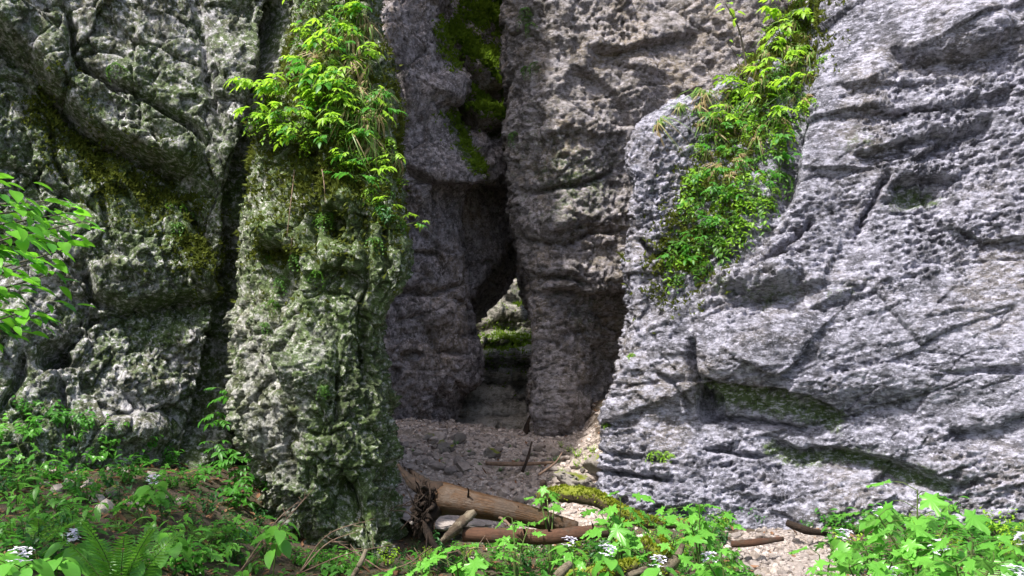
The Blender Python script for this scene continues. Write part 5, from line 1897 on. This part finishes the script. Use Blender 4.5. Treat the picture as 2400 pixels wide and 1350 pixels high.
for k, (px, py) in enumerate(((1235, 40), (1240, 60), (1225, 160), (1250, 150), (1200, 310), (1230, 20))):
    rock_herb('middle_gorge_wall', px, py, HANG_G[k % 3], .25, 'small green herb on the upper edge of the middle gorge wall', 'herbs on the middle wall')
for k, (px, py) in enumerate(scatter([(1120, 775), (1250, 765), (1255, 815), (1150, 820)], 5, 22, 521)):
    rock_herb('back_gorge_wall', px, py, HERB_L[k % 2], .10, 'bright green herb on the mossy ledge of the back wall', 'herbs on the back ledge')
for k, (px, py) in enumerate(scatter([(500, 1080), (560, 1060), (610, 1180), (560, 1200)], 6, 24, 522) + [(520, 935), (505, 990), (500, 1060), (480, 1120)]):
    p = at(px, py, 8.4 if py > 1000 else 8.9)
    leafy('crevice_herb', p, [p + np.array([rnd.uniform(-.08, .08), -.08, .1]), p + np.array([.1, -.1, .03])], SPRAY_G, .15, 'green compound leaved herb growing in the dark crevice beside the pillar', 'herb', 'herbs in the crevice', 730 + k, .005, 3, .5)

# slim sapling on the ledge, thin leaning stem
q, n = on_rock('right_cliff', 1752, 175)
b_ = Vector(q)
leafy('slim_sapling', b_, [at(1700, 8, q[1])], OVATES_L, .13, 'slim young tree with a bare stem on the cliff ledge', 'sapling', None, 801, .014, 7, .8, stem_mat=M_BARK)
leafy('slim_sapling', b_ + Vector((-.06, 0, -.1)), [at(1705, 100, q[1])], OVATES_L, .08, 'short bare twig sapling beside the slim young tree', 'sapling', None, 802, .008, 1, .8, stem_mat=M_BARK)

# young beech at the left, its trunk outside the picture
bx, by = -3.3, 4.1
bz = float(ground_z(bx, by))
e = empty('beech_tree', (bx, by, bz))
tag(e, 'young beech whose leafy branches reach in from the left edge', 'tree')
limb('trunk', e, [(0, 0, -.05), (.03, .02, 1.2), (-.25, .05, 2.8), (-.9, .1, 4.6), (-1.2, .1, 5.6)], [.08, .07, .055, .035, .015], M_BARK, 12, 30, .06, 91)
r = random.Random(90)
crown = Geo()  # unseen foliage added on the sun side to dapple the left bank and cliff
for k in range(70):
    while True:
        c = Vector((r.uniform(-1, 1), r.uniform(-1, 1), r.uniform(-1, 1)))
        if c.length < 1:
            break
    c = Vector((-1.25 + c.x * 1.75, .2 + c.y * 1.7, 4.9 + c.z * 1.3))
    q = Vector((-.9, .1, min(5.2, max(2.9, c.z - .6))))
    tube(crown, [q, q.lerp(c, .5) + Vector((0, 0, .1)), c], [.012, .008, .003], 4, 1, False)
    for n in range(30):
        u = Vector((r.gauss(0, .22), r.gauss(0, .22), r.gauss(0, .10)))
        crown.add(*ovate(r.uniform(.08, .13), .065, 3, .3, .3), M=tf(c + u, r.uniform(0, 6.28), r.uniform(-.5, .2), r.uniform(-.4, .4)))
put('crown', crown.mesh('crown', [M_BEECH, M_BARK]), e)['kind'] = 'stuff'
r = random.Random(92)
branch_ends = [(1.3, (150, 500, 4.3)), (1.2, (190, 520, 4.2)), (1.0, (150, 585, 4.1)), (.9, (130, 640, 4.2)), (1.5, (120, 470, 4.5)), (.75, (60, 730, 4.0)), (1.6, (30, 440, 4.1)),
               (1.1, (60, 545, 3.9)), (.6, (140, 720, 4.3)), (1.4, (80, 490, 4.2)), (.9, (60, 620, 4.0)), (1.2, (110, 555, 4.4)), (.7, (20, 680, 4.1))]
branch_ends = [(z, tuple(at(*q))) for z, q in branch_ends] + [(2.4, (-3.9, 4.4, 3.4)), (2.8, (-2.6, 3.4, 3.9)), (3.2, (-3.3, 4.9, 4.6)), (2.0, (-3.9, 3.5, 2.8))]
for k, (z0, tip) in enumerate(branch_ends):
    t = Vector(tip) - Vector((bx, by, bz))
    s0 = Vector((0, 0, z0))
    mid_ = s0.lerp(t, .5) + Vector((0, 0, .08))
    P = spline([tuple(s0), tuple(mid_), tuple(t)], 10)
    limb('branch', e, P, [.012, .008, .003], M_BARK, 5, 10, .05, 95 + k)
    for j in range(34):
        f = .36 + .64 * j / 33
        i = min(8, int(f * 9))
        q = Vector(P[i]).lerp(Vector(P[i + 1]), f * 9 - i)
        d0 = (t - s0).normalized()
        az = math.atan2(d0.y, d0.x) - math.pi / 2 + (1 if j % 2 else -1) * r.uniform(.4, 1.1)
        off = Vector((-math.sin(az), math.cos(az), 0)) * r.uniform(0, .11)
        set_m(put('leaf', r.choice(OVATES_B if (k + j) % 4 else OVATES), e), tf(q + off + Vector((0, 0, r.uniform(-.05, .05))), az, r.uniform(-.5, .15), r.uniform(-.4, .4), r.uniform(.065, .115)))

# the outermost members of large look-alike groups can be pointed out by their place
bpy.context.view_layer.update()
same = {}
for o in bpy.data.objects:
    if o.parent is None and 'group' in o and 'label' in o:
        same.setdefault(o['label'], []).append(o)
for lab, obs in same.items():
    if len(obs) < 4:
        continue
    w = lab.split()
    xy = [project(np.array(o.matrix_world.translation)) for o in obs]
    taken = set()
    for word, key in (('topmost', lambda k: xy[k][1]), ('lowest', lambda k: -xy[k][1]), ('leftmost', lambda k: xy[k][0]), ('rightmost', lambda k: -xy[k][0])):
        ks = [k for k in range(len(obs)) if -5 < xy[k][0] < 2405 and -5 < xy[k][1] < 1355]
        if ks:
            k = min(ks, key=key)
            if k not in taken:
                taken.add(k)
                obs[k]['label'] = word + ' ' + ' '.join(w[:15])
